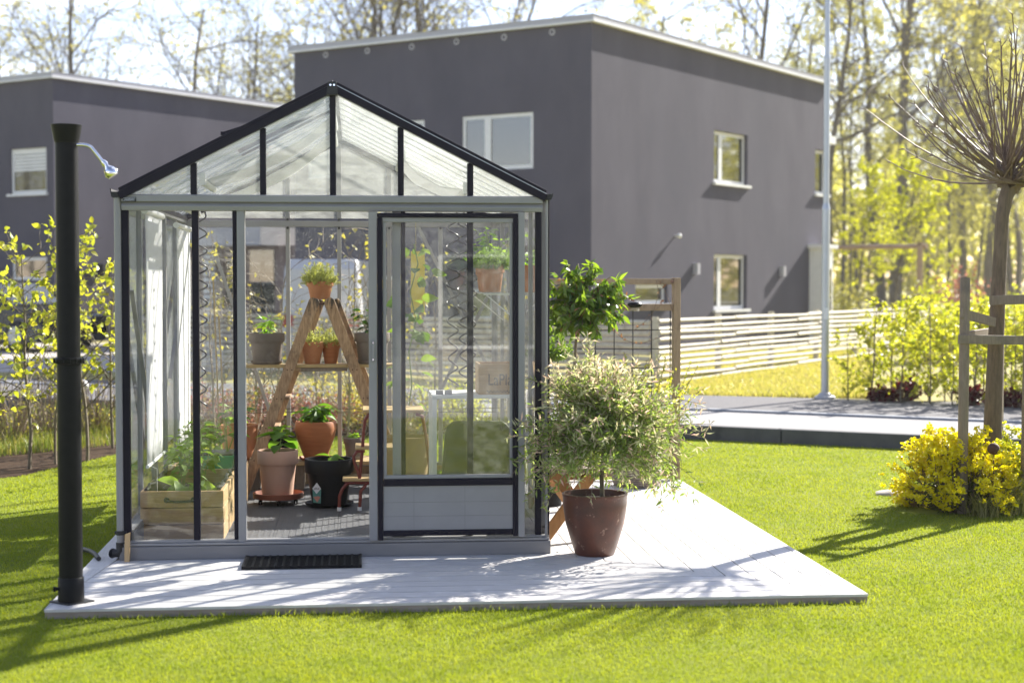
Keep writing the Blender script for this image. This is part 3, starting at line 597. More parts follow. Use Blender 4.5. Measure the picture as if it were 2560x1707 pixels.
def pot(name, label, cat, u, vt, vb, wpx, Y, z0, material, style='rim', taper=.68, saucer=0, soil=.93, group=None, smat=None):
    x = fx(u, Y, (vt+vb)/2); s = Y/4000*1.002; rt = wpx/2*s; h = (vb-vt)*s; th_ = .0
    t = thing(name, label, cat, (x, Y, z0), group)
    if saucer:
        sr = rt*taper*saucer
        MB().lathe([(sr*.86, 0), (sr, .018), (sr, .024), (sr*.95, .024), (sr*.85, .008), (0, .008)], (x, Y, z0), 28).build('saucer', smat or material, parent=t, smooth=True); z0 += .0085
    MB().lathe(potprof(rt, rt*taper, h, style), (x, Y, z0), 36).build('pot', material, parent=t, smooth=True)
    MB().lathe([(0, h*soil-.03), (rt*.87*(.9+.1*soil), h*soil-.03), (rt*.5, h*soil-.022), (0, h*soil-.02)], (x, Y, z0), 20).build('soil', 'soil', parent=t, smooth=True)
    return t, Vector((x, Y, z0+h*soil-.025)), rt, h
def herb(t, c, r, h, rng, n=160, lm='leaf_herb', ll=.0095, lw=.0055, per=40, nm='foliage'):
    tb = []; P = []; Dd = []
    for i in range(n):
        a = rng.uniform(0, 2*math.pi); rr = r*.45*math.sqrt(rng.uniform(0, 1)); th = 1.25*math.sqrt(rng.uniform(0, 1)); az = a+rng.normal(0, .3)
        d = np.array((math.sin(th)*math.cos(az), math.sin(th)*math.sin(az), math.cos(th))); L_ = rng.uniform(.8, 1.05)/math.sqrt((math.sin(th)/r)**2+(math.cos(th)/h)**2)
        pts = shoot(rng, (c.x+rr*math.cos(a), c.y+rr*math.sin(a), c.z), d, L_, 5, .14, .03); tb.append((pts, .0011))
        p, dd, _ = along(rng, pts, per, .25, .75, .25); P.append(p); Dd.append(dd)
    P = np.concatenate(P); Dd = np.concatenate(Dd)
    tubes_mesh(tb, 3).build('stems', 'stem_green', parent=t)
    leaves(nm, P, Dd, rng.uniform(.7, 1.3, len(P))*ll, lw*rng.uniform(.8, 1.2, len(P)), lm, t, rng)
def bushy(t, c, h, r, n, L_, Wd, lm, rng, droop=.35, stems=5, nm='foliage', sm='stem_green', lean=.25, t0=.25):
    """soft leafy plant: upright stems, large arching leaves"""
    tb = []; P = []; Dd = []
    for i in range(stems):
        az = 2*math.pi*i/stems+rng.uniform(0, 1); th = lean*rng.uniform(.2, 1.2) if stems > 1 else .04
        d = (math.sin(th)*math.cos(az), math.sin(th)*math.sin(az), math.cos(th))
        pts = shoot(rng, (c.x+rng.normal(0, .006), c.y+rng.normal(0, .006), c.z), d, h*rng.uniform(.7, .95), 6, .08, .05); tb.append((pts, list(np.linspace(.0045, .0018, 7))))
        k = n//stems; p, dd, _ = along(rng, pts, k, t0, .95, .12); a = rng.uniform(0, 2*math.pi, k)
        out = np.stack([np.cos(a), np.sin(a), rng.uniform(-.25, .55, k)], 1)
        q = p+nrm(out)*r*rng.uniform(.05, .35, (k, 1))
        for j in range(k): tb.append(([p[j], (p[j]+q[j])/2+np.array((0, 0, .004)), q[j]], .0012))
        P.append(q); Dd.append(out)
    P = np.concatenate(P); Dd = np.concatenate(Dd)
    tubes_mesh(tb, 4).build('stems', sm, parent=t)
    leaves(nm, P, Dd, L_*rng.uniform(.6, 1.15, len(P)), Wd*rng.uniform(.7, 1.1, len(P)), lm, t, rng, fold=.22, droop=droop, big=True, upb=1.4)
G1 = 'potted plants standing inside the greenhouse'
r_ = np.random.default_rng(11)
# ---- ladder ---------------------------------------------------------
YA, YB = 11.5, 11.86
ld = thing('step_ladder', 'weathered wooden A-frame step ladder carrying a plank inside the greenhouse', 'ladder', (fx(805, 11.6), 11.6, .0205))
def lrail(Y, top, bot, nm='rail', wd=.078):
    a = W(*top, Y); b = W(*bot, Y); b = a+(b-a)*((a.z-.0205)/(a.z-b.z)); d = (b-a).normalized(); s = Vector((d.z, 0, -d.x))*(wd/2)
    if s.x < 0: s = -s
    k = a.z+.012
    p = [a-s, a-s*.6-d*.018, a+s*.5-d*.022, a+s, b+s, b-s]
    if abs(d.z) > .1:
        p[4] = b+s-d*((b+s).z-.0205)/d.z; p[5] = b-s-d*((b-s).z-.0205)/d.z
    MB().prism(p, (0, .028, 0)).build(nm, 'old_wood', parent=ld, bevel=.004); return a, b
aL, bL = lrail(YA, (786, 752), (612, 1225)); aR, bR = lrail(YA, (822, 752), (1004, 1225))
lrail(YB, (801, 756), (633, 1214), wd=.06); lrail(YB, (840, 754), (1014, 1214), wd=.06)
TZ = [.29, .52, .73, .935]
for z in TZ:
    for a, b in ((aL, bL), (aR, bR)):
        t = (a.z-z)/(a.z-b.z); x = a.x+(b.x-a.x)*t
        if a is aL: MB().box(x-.05, YA+.029, z-.022, x+.075, YB-.001, z).build('tread', 'old_wood', parent=ld, bevel=.003)
        elif z != TZ[3]: MB().tube([(x, YA+.02, z-.02), (x, YB+.01, z-.02)], .012, 8).build('rung', 'old_wood', parent=ld, smooth=True)
m = MB()
for (a, b) in ((aL, bL), (aR, bR)):
    for z in TZ:
        t = (a.z-z)/(a.z-b.z); x = a.x+(b.x-a.x)*t
        for k in (-.016, .016): m.tube([(x+k, YA-.002, z-.012), (x+k, YA+.004, z-.012)], .005, 8)
m.build('nail', 'rust_iron', parent=ld)
m = MB().tube([(aL.x, YA+.028, aL.z-.02), (aR.x, YA+.028, aR.z-.02)], .008, 8).tube([(aR.x+.02, YA-.002, aR.z-.05), (aR.x+.045, YB, aR.z-.06)], .005, 6); m.build('hinge', 'rust_iron', parent=ld)
# chain between the legs is left slack; the plank rests on the treads
zp = .936
o = MB().box(fx(596, 11.62), YA+.034, zp+.0005, fx(985, 11.62), YB-.14, zp+.024).build('plank', 'plank_wood', origin=(0, 11.6, zp), bevel=.003)
tag(o, 'long pale plank laid across the ladder treads as a plant shelf', 'plank')
o = MB().box(fx(740, 11.64), YA+.04, zp-.0255, fx(868, 11.64), YB-.12, zp-.001).build('batten', 'grey_wood', origin=(0, 11.6, zp), bevel=.003)
tag(o, 'short dull batten lying just under the plank between the ladder legs', 'batten')
zp += .0245; YP = 11.63
t, c, r, h = pot('potted_pepper', 'grey clay pot with a young pepper plant, left end of the ladder plank', 'potted plant', 667, 832, 906, 88, YP, zp, 'clay_grey', 'rim', .76, 1.18, group=G1)
bushy(t, c, .21, .09, 34, .08, .03, 'leaf_lime', r_, .5, 1)
t, c, r, h = pot('potted_herb', 'small terracotta pot of thyme on the plank, left one between the ladder legs', 'potted plant', 781, 857, 912, 58, YP, zp, 'terracotta', 'rim', .64, group=G1)
herb(t, c, .08, .14, r_, 170)
t, c, r, h = pot('potted_herb', 'small darker orange thyme pot on the plank, right one between the ladder legs', 'potted plant', 827, 857, 910, 48, YP+.05, zp, 'terracotta_orange', 'rim', .64, group=G1)
herb(t, c, .07, .135, r_, 130)
t, c, r, h = pot('potted_lemon', 'grey clay pot with a dark leafy plant, right end of the ladder plank', 'potted plant', 930, 832, 906, 88, YP, zp, 'clay_grey', 'rim', .76, 1.18, group=G1)
bushy(t, c, .24, .12, 52, .062, .036, 'leaf_dark', r_, .3, 4, sm='stem_twig', lean=.45)
t, c, r, h = pot('potted_herb', 'terracotta pot of bushy thyme crowning the top of the step ladder', 'potted plant', 800, 709, 754, 66, 11.66, aL.z+.008, 'terracotta', 'rim', .72, group=G1)
herb(t, c, .108, .185, r_, 300, per=44)
# ---- low bench and its pots ----------------------------------------
bn = thing('plant_bench', 'low plank bench along the greenhouse back wall carrying pots', 'bench', (-.1, 11.98, .0205))
for k in range(2): MB().box(fx(600, 11.95)+.01, 11.80+k*.2, .205, fx(1050, 11.95), 11.99+k*.2, .232).build('board', 'plank_wood', parent=bn, bevel=.003)
for x in (fx(640, 12), fx(750, 12), fx(985, 12)): MB().box(x-.03, 11.84, .0205, x+.03, 12.14, .2045).build('leg', 'grey_wood', parent=bn, bevel=.003)
ZB2 = .2325
t, c, r, h = pot('potted_pepper', 'round bellied orange pot with a bushy pepper plant on the low bench', 'potted plant', 789, 1056, 1150, 100, 11.93, ZB2, 'terracotta_orange', 'bowl', .55, 1.5, group=G1)
bushy(t, c, .17, .15, 90, .10, .045, 'leaf_pepper', r_, .5, 6, lean=.5)
t, c, r, h = pot('potted_basil', 'small grey clay pot of basil at the right of the low bench', 'potted plant', 884, 1089, 1140, 50, 11.95, ZB2, 'clay_grey', 'rim', .72, 1.3, group=G1)
bushy(t, c, .085, .05, 50, .032, .02, 'leaf_lime', r_, .3, 6)
t, c, r, h = pot('potted_basil', 'black plastic nursery pot of lime green leaves behind the pale pot', 'potted plant', 700, 1082, 1140, 70, 11.9, ZB2, 'black_plastic', 'plain', .75, group=G1)
bushy(t, c, .13, .12, 60, .065, .045, 'leaf_lime', r_, .4, 6, lean=.5)
t, c, r, h = pot('potted_tomato', 'tall red-brown terracotta pot behind the left ladder leg', 'potted plant', 598, 1052, 1150, 92, 11.7, ZB2, 'terracotta', 'belly', .68, group=G1)
bushy(t, c, .24, .12, 26, .08, .035, 'leaf_tomato', r_, .4, 2)
# ---- floor pots -----------------------------------------------------
YD1 = 11.12
dl = thing('plant_dolly', 'round red-brown plant dolly on black castors under the pale pot', 'plant dolly', (fx(694, YD1), YD1, .0205)); xd = fx(694, YD1)
MB().lathe([(.145, .058), (.172, .063), (.176, .098), (.168, .101), (.16, .073), (0, .073)], (xd, YD1, 0), 40).build('tray', 'terracotta_dark', parent=dl, smooth=True)
for a in (200, 340, 275, 90):
    x = xd+.128*math.cos(R(a)); y = YD1+.128*math.sin(R(a))
    cs = MB().tube([(x, y, .052), (x, y, .0585)], .010, 8).box(x-.012, y-.006, .04, x+.012, y+.006, .052).build('castor', 'black_plastic', parent=dl)
    MB().tube([(x-.013, y, .0365), (x-.004, y, .0365)], .016, 12).tube([(x+.004, y, .0365), (x+.013, y, .0365)], .016, 12).build('wheel', 'black_plastic', parent=cs)
t, c, r, h = pot('potted_cucumber', 'tall pale pink clay pot with a cucumber seedling, standing on the dolly', 'potted plant', 694, 1114, 1228, 101, YD1, .0735, 'terracotta_pale', 'rim', .74, soil=.96, group=G1)
bushy(t, c, .18, .11, 10, .14, .125, 'leaf_pepper', r_, .35, 1, t0=.3)
tg = MB().box(c.x-.035, c.y-r*.93, c.z+.002, c.x+.012, c.y-r*.93+.002, c.z+.035).build('plant_tag', 'print_white', parent=t)
MB().box(c.x-.031, c.y-r*.93-.0012, c.z+.022, c.x-.016, c.y-r*.93-.0002, c.z+.029).box(c.x-.007, c.y-r*.93-.0012, c.z+.022, c.x+.009, c.y-r*.93-.0002, c.z+.031).build('lettering', 'print_dark', parent=tg)
YD2 = 11.0
t, c, r, h = pot('potted_squash', 'large black plastic pot in a wide saucer with a young seedling', 'potted plant', 823, 1129, 1243, 122, YD2, .0205, 'black_plastic', 'rim', .70, 1.42, soil=.94, group=G1)
bushy(t, c, .09, .05, 5, .10, .07, 'leaf_pepper', r_, .25, 1, t0=.7)
x = c.x-.083; yy = c.y-.148
stk = MB().prism([(x, yy-.006, .12), (x+.030, yy-.006, .155), (x+.002, yy-.010, .197), (x-.028, yy-.006, .157)], (0, .003, 0)).build('sticker', 'print_white', parent=t)
MB().prism([(x-.024, yy-.001, .062), (x+.028, yy-.006, .055), (x+.031, yy-.006, .155), (x, yy-.006, .12), (x-.026, yy-.004, .153)], (0, .004, 0)).build('sticker_art', 'print_teal', parent=t)
MB().prism([(x-.022, yy-.006, .10), (x+.004, yy-.009, .063), (x+.026, yy-.010, .098), (x+.012, yy-.010, .105)], (0, .003, 0)).build('sticker_art', 'print_pink', parent=t)
def textobj(s, name, material, parent, loc, size, rot=(R(90), 0, 0), ext=.0006, align='CENTER'):
    cu = bpy.data.curves.new(name, 'FONT'); cu.body = s; cu.size = size; cu.extrude = ext; cu.align_x = align
    tmp = bpy.data.objects.new(name+'_tmp', cu); col.objects.link(tmp)
    dg = bpy.context.evaluated_depsgraph_get(); me = bpy.data.meshes.new_from_object(tmp.evaluated_get(dg)); bpy.data.objects.remove(tmp)
    me.materials.clear(); me.materials.append(M[material])
    o = bpy.data.objects.new(name, me); col.objects.link(o); o.parent = parent; o.location = Vector(loc)-ORG[parent.name]; o.rotation_euler = rot; ORG[o.name] = ORG[parent.name]; return o
textobj('elho', 'lettering', 'print_dark', stk, (x+.001, yy-.0108, .15), .022)
# ---- step stool ------------------------------------------------------
st = thing('step_stool', 'red tubular step stool with pale wooden steps half hidden by the door', 'step stool', (fx(925, 10.95), 10.95, .0205))
def Wl(pts, Y): return [W(u, v, Y) for u, v in pts]
YN, YF = 10.72, 11.05
for a, (u0, u1, v) in enumerate(((855, 972, 1196), (887, 1010, 1117), (906, 1060, 1024))):
    y0, y1 = (YN-.02, YF-.06) if a < 2 else (YN-.02, YF+.02)
    z = fz(v, YN-.02)-.004; x0, x1 = fx(u0, YN), fx(u1 if a == 2 else u0+95, YN)
    MB().box(x0, y0, z-.018, x1, y1, z).build('step', 'plank_wood', parent=st, bevel=.005)
def fl(p): q = p[-1].copy(); q.z = .035; p = p[:-1]+[q]; return p
for Y in (YN, YF-.09):
    fa = fl(Wl([(905, 1206), (884, 1204), (868, 1208), (856, 1222), (849, 1240), (848, 1264)], Y))
    fb = fl(Wl([(862, 1206), (905, 1206), (920, 1206), (912, 1215), (902, 1228), (899, 1268)], Y)) if Y == YN else None
    fc = Wl([(912, 1127), (893, 1128), (884, 1140), (886, 1155), (896, 1180), (900, 1205), (934, 1208)], Y)
    fd = Wl([(940, 1034), (922, 1036), (912, 1050), (909, 1080), (906, 1125), (898, 1205)], Y)
    fe = fl(Wl([(1040, 1034), (1056, 1040), (1066, 1100), (1085, 1262)], Y))
    for p in (fa, fc, fd, fe, *([fb] if fb else [])):
        MB().tube(p, .0115, 10).build('frame_tube', 'red_tube', parent=st, smooth=True)
    for p in (fa, fe, *([fb] if fb else [])):
        e = p[-1]; MB().tube([(e.x, e.y, .0208), (e.x, e.y, .046)], .0145, 12).build('foot_cap', 'white_plastic', parent=st, smooth=True)
# ---- raised crates on the left --------------------------------------
def crate(name, label, x0, x1, y0, y1, z0, z1, rows, liner=True, handle=False, cat='crate', group=None):
    t = thing(name, label, cat, ((x0+x1)/2, y0, z0), group); h = (z1-z0)/rows
    for nm, ax in (('front_boards', 0), ('back_boards', 1), ('side_boards', 2), ('side_boards', 3)):
        m = MB()
        for k in range(rows):
            a, b = z0+k*h+.002, z0+(k+1)*h-.002
            if ax == 0: m.box(x0, y0, a, x1, y0+.022, b)
            if ax == 1: m.box(x0, y1-.022, a, x1, y1, b)
            if ax == 2: m.box(x0, y0+.0225, a, x0+.022, y1-.0225, b)
            if ax == 3: m.box(x1-.022, y0+.0225, a, x1, y1-.0225, b)
        m.build(nm, 'crate_wood' if ax < 2 else 'crate_wood_side', parent=t, bevel=.003)
    MB().box(x0+.023, y0+.023, z0+.005, x1-.023, y1-.023, z1-.09).build('soil', 'soil', parent=t)
    if liner:
        m = MB(); n = 14
        for (ax, s) in ((0, 1), (1, -1)):
            x = (x0+.024) if ax == 0 else (x1-.024); pts = []
            for i in range(n+1):
                y = y0+.03+(y1-y0-.06)*i/n; pts.append((x+s*(.006+.01*math.sin(i*1.7)), y, z1+.004+.006*math.sin(i*2.3)))
            m.tube(pts, .011, 6)
            m.box(min(x, x+s*.004), y0+.024, z1-.09, max(x, x+s*.004), y1-.024, z1-.002)
        m.build('liner', 'black_plastic', parent=t, smooth=True)
    if handle:
        xm = (x0+x1)/2-.01; z = z1-.055
        MB().tube([(xm-.075, y0-.004, z), (xm-.062, y0-.022, z-.004), (xm-.03, y0-.026, z-.006), (xm+.03, y0-.026, z-.006), (xm+.062, y0-.022, z-.004), (xm+.075, y0-.004, z)], .008, 8)\
            .tube([(xm-.078, y0-.006, z+.002), (xm-.078, y0-.0005, z+.002)], .017, 12).tube([(xm+.078, y0-.006, z+.002), (xm+.078, y0-.0005, z+.002)], .017, 12).build('handle', 'black_matt', parent=t, smooth=True)
    return t
YC = 9.52; xa, xb = fx(347, YC), fx(556, YC); zt_ = fz(1222, YC)
cr = crate('planter_crate', 'wooden planter crate with black handle behind the front left glass', xa, xb, YC, 10.66, .0205, zt_, 3, True, True, 'planter')
cb = thing('cabbage_plant', 'pale green broad leaved cabbage growing in the crate with the black handle', 'plant', ((xa+xb)/2, 9.85, zt_-.09))
def patch(t, spots, **k):
    for (x, y, z) in spots: bushy(t, Vector((x, y, z)), **k)
bushy(cb, Vector(((xa+xb)/2-.02, 9.8, zt_-.09)), .10, .10, 16, .16, .13, 'leaf_tomato', r_, .3, 3, lean=.7)
tm = thing('tomato_plant', 'feathery tomato plant growing at the back of the handled crate', 'plant', ((xa+xb)/2, 10.25, zt_-.09))
bushy(tm, Vector((xa+.16, 10.3, zt_-.09)), .34, .16, 70, .075, .038, 'leaf_tomato', r_, .4, 5, lean=.5)
tm = thing('tomato_plant', 'taller tomato plant behind the dark glazing bar, rising from the handled crate', 'plant', (xb-.2, 10.45, zt_-.09))
bushy(tm, Vector((xb-.22, 10.45, zt_-.09)), .50, .20, 90, .085, .042, 'leaf_tomato', r_, .4, 5, lean=.4)
cr2 = crate('planter_crate', 'second wooden planter crate farther back along the left glass wall', xa+.0, xb+.02, 10.72, 11.42, .0205, .29, 2, False, False, 'planter')
xt = fx(445, 10.85); xt2 = fx(585, 10.85); zt2 = .3905
tr = MB().prism([(xt+.02, 10.80, .291), (xt2-.02, 10.80, .291), (xt2, 10.78, zt2), (xt, 10.78, zt2)], (0, .34, 0)).build('seed_tray', 'green_tray', origin=(xt, 10.8, .291), bevel=.004)
tag(tr, 'green plastic seed tray resting on the rear planter crate', 'tray')
o = MB().box(xt+.01, 10.79, zt2+.0005, xt2-.01, 11.11, zt2+.012).build('tray_lid', 'black_matt', origin=(xt, 10.8, zt2)); tag(o, 'black cell insert lying on the green seed tray', 'tray insert')
for (u, lab) in ((472, 'tomato seedling at the left end of the green tray'), (525, 'tomato seedling in the middle of the green tray'), (566, 'upright tomato seedling at the right end of the green tray')):
    t = thing('tomato_seedling', lab, 'plant', (fx(u, 10.95), 10.95, zt2+.012), 'seedlings in the green tray')
    bushy(t, Vector((fx(u, 10.95), 10.95, zt2+.012)), .22 if u < 550 else .33, .11, 34, .07, .034, 'leaf_tomato', r_, .45, 3)
for k, (u, v0, v1) in enumerate(((547, 790, 1150), (533, 700, 1150))):
    a = W(u, v0, 11.2); b = W(u+18, v1, 11.2); b.z = max(b.z, .30)
    o = MB().tube([a, b], .006, 6).build('bamboo_cane', 'plank_wood', origin=a); tag(o, ('shorter' if k == 0 else 'taller')+' bamboo cane standing in the rear planter crate', 'cane', 'bamboo canes')
# ---- blinds ----------------------------------------------------------
def wall_blind(y0, y1, z0, z1, lab, cord=True):
    x = GX0+.105; t = thing('roller_blind', lab, 'blind', (x, (y0+y1)/2, z1), 'white roller blinds on the left wall')
    vs = []; fs = []; nz_, ny_ = 14, 6
    for i in range(nz_+1):
        for j in range(ny_+1):
            s_ = i/nz_; vs.append((x+.002*math.sin(j*1.1+i*.4)+.005*s_*math.sin(j*.9), y0+(y1-y0)*j/ny_, z1+(z0-z1)*s_))
    for i in range(nz_):
        for j in range(ny_): q = i*(ny_+1)+j; fs.append((q, q+1, q+ny_+2, q+ny_+1))
    o = MB().add(vs, fs).build('cloth', 'blind_cloth', parent=t, smooth=True); sm = o.modifiers.new('thick', 'SOLIDIFY'); sm.thickness = .0012
    MB().tube([(x, y0-.03, z1+.01), (x, y1+.03, z1+.01)], .020, 14).build('roller', 'white_plastic', parent=t, smooth=True)
    MB().tube([(x+.004, y0-.02, z0), (x+.004, y1+.02, z0)], .011, 12).build('bottom_bar', 'white_plastic', parent=t, smooth=True)
    if cord:
        yc = y0+.06; m = MB().tube([(x+.05, yc, z0-.02), (x+.05, yc, fz(1292, yc))], .002, 6); m.ball((x+.05, yc, fz(1298, yc)), .013); m.tube([(x+.004, yc, z0), (x+.05, yc, z0-.02)], .002, 6)
        m.build('pull_cord', 'white_plastic', parent=t, smooth=True)
wall_blind(9.58, 10.38, .46, 1.955, 'white roller blind nearer the front on the left glass wall with a hanging pull cord')
wall_blind(11.22, 12.1, .41, 1.93, 'white roller blind farther back on the left glass wall', False)
def roof_blind(sx, y0, y1, s0, s1, sag, lab):
    e = eL if sx < 0 else eR; ed = Vector((e.x, 0, EZ)); rd = Vector((RX, 0, RZ)); n_ = Vector((ed.z-rd.z, 0, rd.x-ed.x)).normalized(); n_ = n_ if n_.z < 0 else -n_
    vs = []; fs = []; a_, b_ = 14, 6
    for i in range(a_+1):
        for j in range(b_+1):
            s_ = s0+(s1-s0)*i/a_; p = ed.lerp(rd, s_)+n_*(.075+sag*math.sin(math.pi*i/a_)); vs.append((p.x, y0+(y1-y0)*j/b_, p.z+.006*math.sin(j*1.3+i)))
    for i in range(a_):
        for j in range(b_): q = i*(b_+1)+j; fs.append((q, q+1, q+b_+2, q+b_+1))
    c = ed.lerp(rd, s1)+n_*.075; t = thing('roof_blind', lab, 'blind', (c.x, y0, c.z), 'white blinds under the greenhouse roof')
    o = MB().add(vs, fs).build('cloth', 'blind_cloth', parent=t, smooth=True); sm = o.modifiers.new('thick', 'SOLIDIFY'); sm.thickness = .0012
    for s_ in (s0, s1):
        p = ed.lerp(rd, s_)+n_*.08; MB().tube([(p.x, y0-.05, p.z), (p.x, y1+.05, p.z)], .022, 12).box(p.x-.02, y0-.058, p.z-.02, p.x+.02, y0-.0505, p.z+.05).build('roller', 'white_plastic', parent=t, smooth=True)
roof_blind(-1, 9.75, 10.45, .30, .96, .05, 'white sagging blind under the left roof slope nearest the gable')
roof_blind(-1, 10.75, 11.6, .12, .95, .07, 'white blind under the left roof slope farther back')
roof_blind(1, 10.3, 11.2, .28, .62, .05, 'short crumpled white blind under the right roof slope')
# ---- spiral plant supports ------------------------------------------
def coil(u, v0, v1, Y, r, turns, lab, ph=0):
    a = W(u, v0, Y); b = W(u, v1, Y); n = int(turns*14); pts = []
    for i in range(n+1):
        t = i/n; an = t*turns*2*math.pi+ph; rr = r*(.6+.4*abs(math.sin(t*3.1+.6))); pts.append((a.x+rr*math.cos(an), Y+rr*math.sin(an), a.z+(b.z-a.z)*t))
    pts = [(a.x, Y, EZ+.06)]+pts
    o = MB().tube(pts, .0052, 8).build('spiral_stake', 'metal_coil', origin=a, smooth=True); tag(o, lab, 'plant support', 'spiral plant supports hung from the roof')
coil(502, 540, 1015, 10.2, .038, 11, 'dark spiral support hanging beside the first dark glazing bar on the left')
coil(1132, 548, 965, 10.3, .045, 9, 'dark spiral support hanging behind the sliding door, left of the pair')
coil(1160, 548, 960, 10.5, .045, 10, 'dark spiral support behind the sliding door, right of the pair, beside the dark bar', 1.5)
coil(1178, 548, 930, 10.7, .04, 10, 'dark spiral support mostly hidden behind the dark bar of the fixed panes', .8)
# ---- right side: table, crate, chair, big pot -----------------------
YT = 9.92; zt3 = fz(990, YT); xl = fx(1080, YT); xr = GX1-.085
tb_ = thing('side_table', 'white metal side table against the right glass wall', 'table', ((xl+xr)/2, YT+.25, .0205))
MB().box(xl, YT, zt3-.022, xr, YT+.5, zt3).build('table_top', 'white_paint', parent=tb_, bevel=.003)
for x in (xl+.015, xr-.015):
    for y in (YT+.015, YT+.485): MB().box(x-.014, y-.014, .0205, x+.014, y+.014, zt3-.0225).build('leg', 'white_paint', parent=tb_, bevel=.002)
xk = fx(1196, YT+.05); xk2 = xr-.01; zk = fz(911, YT+.03)
ck = thing('wooden_crate', 'pale wooden crate with printed lettering on the white side table', 'crate', ((xk+xk2)/2, YT+.05, zt3))
fb = MB().box(xk, YT+.03, zt3+.001, xk2, YT+.045, zk).build('front_board', 'crate_wood', parent=ck, bevel=.002)
MB().box(xk, YT+.3, zt3+.001, xk2, YT+.315, zk).build('back_board', 'crate_wood', parent=ck, bevel=.002)
for x in (xk, xk2-.014): MB().box(x, YT+.0455, zt3+.001, x+.014, YT+.2995, zk).build('side_board', 'crate_wood_side', parent=ck, bevel=.002)
textobj('LaPla', 'lettering', 'print_dark', fb, (xk+.056, YT+.0295, fz(965, YT+.03)), .102, align='LEFT').scale = (.74, 1, 1)
m = MB()
for i in range(16):
    u = 1218+i*4.1; m.box(fx(u, YT), YT+.0285, fz(984 if i % 2 else 980.5, YT)-.004, fx(u+3.6, YT), YT+.0297, fz(984 if i % 2 else 980.5, YT)+.004)
m.build('printed_border', 'print_dark', parent=fb)
for k, (u, lab) in enumerate(((1098, 'small grey seed box at the left end of the white table'), (1120, 'small grey seed box, second on the white table'))):
    x = fx(u, YT+.1); o = MB().box(x-.022, YT+.05, zt3+.0005, x+.022, YT+.11, zt3+.028).build('seed_box', 'grey_alu', origin=(x, YT+.08, zt3), bevel=.003); tag(o, lab, 'box', 'seed boxes on the white table')
YH = 9.62; hc = thing('lounge_chair', 'dark upholstered chair with rounded back behind the sliding door glass', 'chair', (fx(1190, YH), YH, .0205))
x0, x1 = fx(1108, YH), fx(1278, YH); zt4, zb4 = fz(1056, YH), .24
m = MB(); pr = []
for i in range(9): a = math.pi/2*i/8; pr.append((x0+.07-.07*math.cos(a)+.01, zt4-.09+.09*math.sin(a)))
for i in range(9): a = math.pi/2*(1-i/8); pr.append((x1-.07+.07*math.cos(a), zt4-.09+.09*math.sin(a)))
pr += [(x1+.01, zb4), (x0-.02, zb4)]
m.prism([(a, YH+.05*(zt4-b), b) for a, b in pr], (0, .05, 0)).build('backrest', 'chair_fabric', parent=hc, bevel=.012)
MB().box(x0-.01, YH-.0, .20, x1+.005, YH+.42, .2395).build('seat', 'chair_fabric', parent=hc, bevel=.01)
for x in (x0+.02, x1-.03):
    for y in (YH+.03, YH+.39): MB().tube([(x, y, .0205), (x, y, .1995)], .012, 8).build('leg', 'black_matt', parent=hc)
wc = crate('wooden_box', 'low wooden box under the tan pot behind the step stool', fx(955, 10.9), fx(1078, 10.9), 11.1, 11.4, .0205, .15, 1, False, False, 'box')
t, c, r, h = pot('climbing_cucumber', 'large tan pot with a tall climbing plant of heart shaped leaves behind the sliding door', 'potted plant', 1018, 1043, 1157, 118, 11.22, .1505, 'terracotta_tan', 'belly', .72, group=G1)
tbx = []; pts = [W(u, v, 11.22) for u, v in ((1018, 1046), (1030, 960), (1022, 880), (1040, 800), (1025, 730), (1045, 660), (1035, 610))]
MB().tube(pts, .005, 6).build('stem', 'stem_green', parent=t, smooth=True)
p, d, _ = along(r_, [tuple(q) for q in pts], 44, .05, .95, .0); a = r_.uniform(0, 6.28, 44); dd = np.stack([np.cos(a), np.sin(a), r_.uniform(-.6, .2, 44)], 1)
leaves('foliage', p+nrm(dd)*r_.uniform(.01, .14, (44, 1)), dd, r_.uniform(.06, .12, 44), r_.uniform(.05, .085, 44), 'leaf_photinia', t, r_, .15, .3, big=True)
t, c, r, h = pot('potted_herb', 'plain orange pot on the floor between the tan pot and the dark chair', 'potted plant', 1100, 1084, 1150, 56, 10.9, .0205, 'terracotta_orange', 'rim', .7, group=G1)
bushy(t, c, .12, .1, 30, .06, .03, 'leaf_tomato', r_, .4, 4)
for u, n_, lab in ((1140, 60, 'leafy tomato plant under the white table, left'), (1215, 60, 'leafy tomato plant under the white table, right')):
    t, c, r, h = pot('potted_tomato', lab, 'potted plant', u, 1120, 1190, 70, 10.75, .0205, 'black_plastic', 'plain', .7, group=G1)
    bushy(t, c, .33, .16, n_, .07, .035, 'leaf_tomato', r_, .4, 4)
o = MB().box(fx(1028, Y1-.1), Y1-.115, fz(782, Y1-.1), fx(1062, Y1-.1), Y1-.112, fz(628, Y1-.1)).tube([(fx(1040, Y1-.1), Y1-.113, fz(628, Y1-.1)), (fx(1040, Y1-.1), Y1-.113, EZ-.03)], .001, 4).build('sticky_trap', 'yellow_card', origin=(fx(1040, Y1), Y1-.11, 1.3)); tag(o, 'bright yellow sticky card hanging inside the back glass wall', 'sticky trap')
